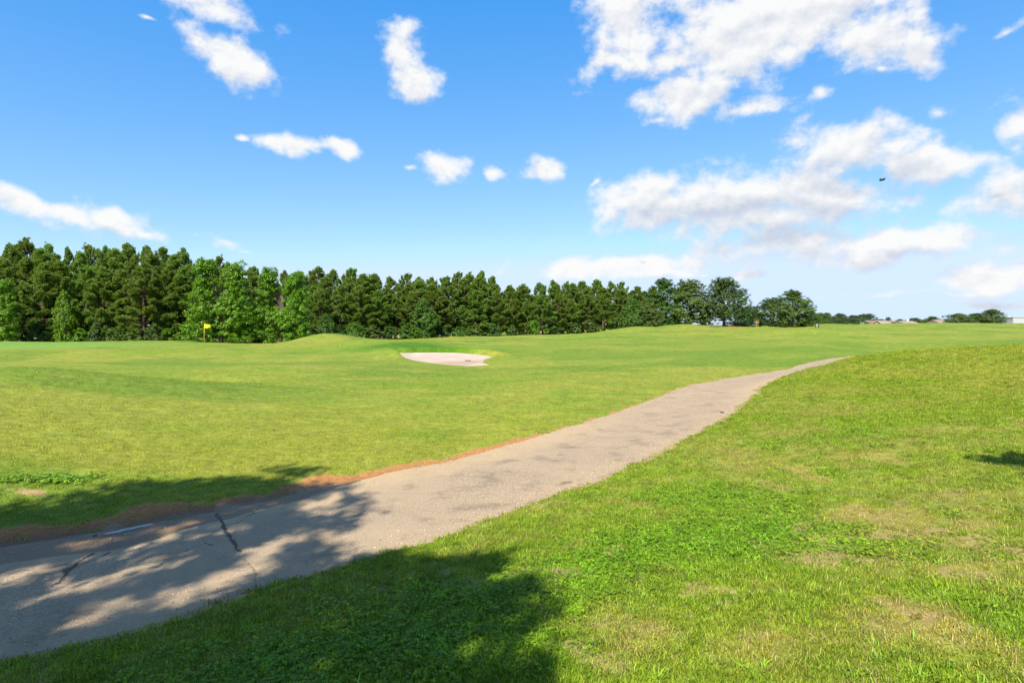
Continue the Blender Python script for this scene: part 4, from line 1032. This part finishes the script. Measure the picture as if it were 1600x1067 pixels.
def clover(seed, n, spread, h, ls):
    r = np.random.default_rng(seed); V = []; F = []
    for i in range(n):
        a_ = r.uniform(0, 6.283); rr = spread*math.sqrt(r.random()); hh = h*r.uniform(.5, 1.2); c = np.array([rr*math.cos(a_), rr*math.sin(a_), hh])
        p0 = r.uniform(0, 6.283); tl = r.normal(0, .35, 2)
        for k in range(3):
            a2 = p0 + k*2.094; L = ls*r.uniform(.8, 1.2); dr = np.array([math.cos(a2), math.sin(a2), 0]); sd_ = np.array([-math.sin(a2), math.cos(a2), 0])
            pts = [c, c+dr*L*.55+sd_*L*.42, c+dr*L*1.0+sd_*L*.22, c+dr*L*1.0-sd_*L*.22, c+dr*L*.55-sd_*L*.42]
            o_ = len(V)
            for q_ in pts: V.append(q_ + np.array([0,0,(q_[0]-c[0])*tl[0]+(q_[1]-c[1])*tl[1]]))
            F += [(o_, o_+1, o_+2, o_+3, o_+4)]
    me = bpy.data.meshes.new('clover_patch'); me.from_pydata([tuple(v) for v in V], [], F); me.update(); return me
MG = blade_mat('grass_blades', (1.45, 1.38, 1.05), .42); MC = blade_mat('clover_leaves', (1.5, 1.5, 1.0), .35, .5); MS = blade_mat('straw', (1.0, 1.0, 1.0), .2, .7, .15)
def scatter(name, meshes, m_, x, y, z, scale, tint, label, tilt=.12):
    c = bpy.data.collections.new(name + '_sources')
    for i, me in enumerate(meshes):
        me.materials.append(m_); c.objects.link(bpy.data.objects.new(name + '_source', me))
    n = len(x); me = bpy.data.meshes.new(name); me.vertices.add(n); me.vertices.foreach_set('co', np.c_[x, y, z].astype(np.float32).ravel())
    fattr(me, 'tint', tint, 'FLOAT_COLOR'); fattr(me, 'size', scale)
    fattr(me, 'turn', np.c_[rng.normal(0, tilt, n), rng.normal(0, tilt, n), rng.uniform(0, 6.283, n)], 'FLOAT_VECTOR')
    fattr(me, 'pick', rng.integers(0, len(meshes), n), 'INT')
    ng = bpy.data.node_groups.new(name, 'GeometryNodeTree')
    ng.interface.new_socket('Geometry', in_out='INPUT', socket_type='NodeSocketGeometry'); ng.interface.new_socket('Geometry', in_out='OUTPUT', socket_type='NodeSocketGeometry')
    gi_ = ng.nodes.new('NodeGroupInput'); go_ = ng.nodes.new('NodeGroupOutput')
    ip = ng.nodes.new('GeometryNodeInstanceOnPoints'); cn = ng.nodes.new('GeometryNodeCollectionInfo')
    cn.inputs['Collection'].default_value = c; cn.inputs['Separate Children'].default_value = True; cn.inputs['Reset Children'].default_value = True
    ip.inputs['Pick Instance'].default_value = True
    def na(nm, dt):
        q_ = ng.nodes.new('GeometryNodeInputNamedAttribute'); q_.data_type = dt; q_.inputs['Name'].default_value = nm; return q_.outputs[0]
    L = ng.links.new
    L(gi_.outputs[0], ip.inputs['Points']); L(cn.outputs[0], ip.inputs['Instance']); L(na('pick', 'INT'), ip.inputs['Instance Index'])
    er = ng.nodes.new('FunctionNodeEulerToRotation'); L(na('turn', 'FLOAT_VECTOR'), er.inputs[0]); L(er.outputs[0], ip.inputs['Rotation'])
    L(na('size', 'FLOAT'), ip.inputs['Scale']); L(ip.outputs[0], go_.inputs[0])
    o_ = bpy.data.objects.new(name, me); col.objects.link(o_)
    md = o_.modifiers.new('tufts', 'NODES'); md.node_group = ng
    tag(o_, label, 'grass', kind='stuff'); return o_
def ring_points(n, r0, r1, a0=-49, a1=49, power=1.0):
    """points over a fan in front of the viewer, density falling with distance**power"""
    u = rng.random(n); k = 2 - power
    r_ = (r0 ** k + u * (r1 ** k - r0 ** k)) ** (1 / k) if abs(k) > 1e-3 else r0 * (r1 / r0) ** u
    a_ = np.radians(rng.uniform(a0, a1, n)); return r_ * np.sin(a_), r_ * np.cos(a_)
def prep(n, r0, r1, power):
    x, y = ring_points(n, r0, r1, power=power); z, s_, d_ = terrain_c(x, y)
    wl_, wr_ = edge_wob(s_); ins_ = np.minimum(HALF + wl_ - d_, d_ + HALF + wr_)
    ok = ins_ < .03
    ok &= bunker_sd(x, y) > .05
    x, y, z, s_, d_ = x[ok], y[ok], z[ok], s_[ok], d_[ok]
    c, ba, cl, dr, cy = turf(x, y, s_, d_)
    keep_ = rng.random(len(x)) > np.clip(ba * 1.05, 0, .97)
    return [q_[keep_] for q_ in (x, y, z, d_, c, cl, dr, ba)]
# near and middle turf
x, y, z, d_, c, cl, dr, ba = prep(190000, 1.7, 34, 1.15)
r_ = np.hypot(x, y); left_ = d_ > 0
tint = c * rng.uniform(.60, 1.40, (len(x), 1)) * rng.uniform([.88, .95, .9], [1.14, 1.05, 1.1], (len(x), 3))
fade = rng.random(len(x)) > sstep(r_, 13, 34)
fairm = (left_ | (r_ > 26)) & fade & (rng.random(len(x)) > .25 + .6 * sstep(r_, 7, 16))
tint[left_] = (c * rng.uniform(.85, 1.2, (len(x), 1)))[left_] * np.array([[1.20, 1.22, 1.1]])
rough = ~(left_ | (r_ > 26)) & fade & (rng.random(len(x)) > cl * .55)
scatter('fairway_grass', [blades(400 + i, 26, .055, .022, .0045, .7) for i in range(5)], MG, x[fairm], y[fairm], z[fairm] + .004, rng.uniform(.8, 1.3, fairm.sum()) * (1 + np.clip((r_[fairm] - 9) / 22, 0, 1.2)), tint[fairm], 'close-mown fairway grass left of the cart path')
k = rough
scatter('rough_grass', [blades(420 + i, 24, .048, .031, .0042, .65) for i in range(6)], MG, x[k], y[k], z[k] + .004, rng.uniform(.7, 1.25, k.sum()) * (1 - .35 * dr[k]) * (1 + .9 * np.clip((r_[k] - 6) / 18, 0, 1)), tint[k], 'rough grass on the bank right of the cart path')
# clover and small weeds in the lush parts
x, y, z, d_, c, cl, dr, ba = prep(90000, 1.7, 15, 1.0)
k = (d_ < 0) & (rng.random(len(x)) < cl * .6)
tint = c[k] * rng.uniform(.7, 1.25, (k.sum(), 1)) * np.array([[.95, 1.0, .75]])
scatter('clover', [clover(440 + i, 12, .055, .020, .0085) for i in range(5)], MC, x[k], y[k], z[k] + .003, rng.uniform(.8, 1.5, k.sum()), tint, 'low clover and small weeds in the near grass')
# straw
x, y, z, d_, c, cl, dr, ba = prep(70000, 1.7, 16, 1.0)
k = (rng.random(len(x)) < .10 + .65 * dr + .5 * ba) & (d_ < 0)
tint = np.array([[.30, .24, .10]]) * rng.uniform(.6, 1.3, (k.sum(), 1))
scatter('dry_grass', [blades(460 + i, 12, .05, .036, .0032, 1.0, .5) for i in range(4)], MS, x[k], y[k], z[k] + .003, rng.uniform(.7, 1.2, k.sum()), tint, 'dry straw-coloured grass in the thin patches')
# taller weeds dotted about
x, y, z, d_, c, cl, dr, ba = prep(1500, 1.9, 14, 1.1)
k = (d_ < 0) & (fbm(x, y, .9, 3, 91) > .50)
tint = np.array([[.13, .23, .03]]) * rng.uniform(.7, 1.3, (k.sum(), 1))
scatter('tall_weeds', [blades(480 + i, 14, .025, .085, .007, .75, .6) for i in range(5)], MG, x[k], y[k], z[k], rng.uniform(.35, .85, k.sum()), tint, 'taller coarse weeds standing out of the near grass')
# weed patch by the left edge of the fairway
wx, wy = PZ(75, 755, -.27)[:2]; n = 150
x = wx + rng.normal(0, .30, n) + .0; y = wy + rng.normal(0, .07, n) + (x - wx) * .22; z, _, _ = terrain_c(x, y)
scatter('weed_patch', [clover(500 + i, 12, .05, .035, .012) for i in range(3)], MC, x, y, z, rng.uniform(.8, 1.6, n), np.array([[.105, .185, .02]]) * rng.uniform(.7, 1.3, (n, 1)), 'patch of green weeds on the fairway at the left edge')

# loose gravel and crumbs of asphalt along the path's edges
def crumb(seed):
    r = np.random.default_rng(seed); v = [(math.cos(a)*r.uniform(.7,1.2), math.sin(a)*r.uniform(.7,1.2), -.2) for a in np.arange(5)*1.2566] + [(math.cos(a+.5)*r.uniform(.4,.8), math.sin(a+.5)*r.uniform(.4,.8), r.uniform(.4,.7)) for a in np.arange(5)*1.2566]
    f = [tuple(range(9,4,-1))[::-1]] + [(i,(i+1)%5,5+(i+1)%5,5+i) for i in range(5)]
    me = bpy.data.meshes.new('crumb'); me.from_pydata([tuple(.006*np.array(q)) for q in v], [], f); me.update(); return me
n = 9000
si = rng.uniform(9, 32, n); ji = np.clip((si / .12).astype(int), 0, len(PCL) - 1); sgn = np.where(rng.random(n) < .45, 1, -1)
dd_ = sgn * (HALF + rng.normal(-.02, .13, n)); mid_ = rng.random(n) < .22; dd_[mid_] = rng.uniform(-HALF, HALF, mid_.sum())
x = PCL[ji, 0] + PNL[ji, 0] * dd_ + rng.normal(0, .05, n); y = PCL[ji, 1] + PNL[ji, 1] * dd_ + rng.normal(0, .05, n)
z, _, _ = terrain_c(x, y); z = z + np.where(np.abs(dd_) < HALF - .02, .015, .010)
g_o = scatter('gravel', [crumb(600 + i) for i in range(4)], blade_mat('crumbs', (1, 1, 1), 0.0, .9, .2), x, y, z, rng.uniform(.3, 1.2, n) ** 1.5, np.array([[.40, .30, .20]]) * rng.uniform(.5, 1.5, (n, 1)), 'loose gravel and asphalt crumbs along the cart path', .5)
g_o['category'] = 'gravel'
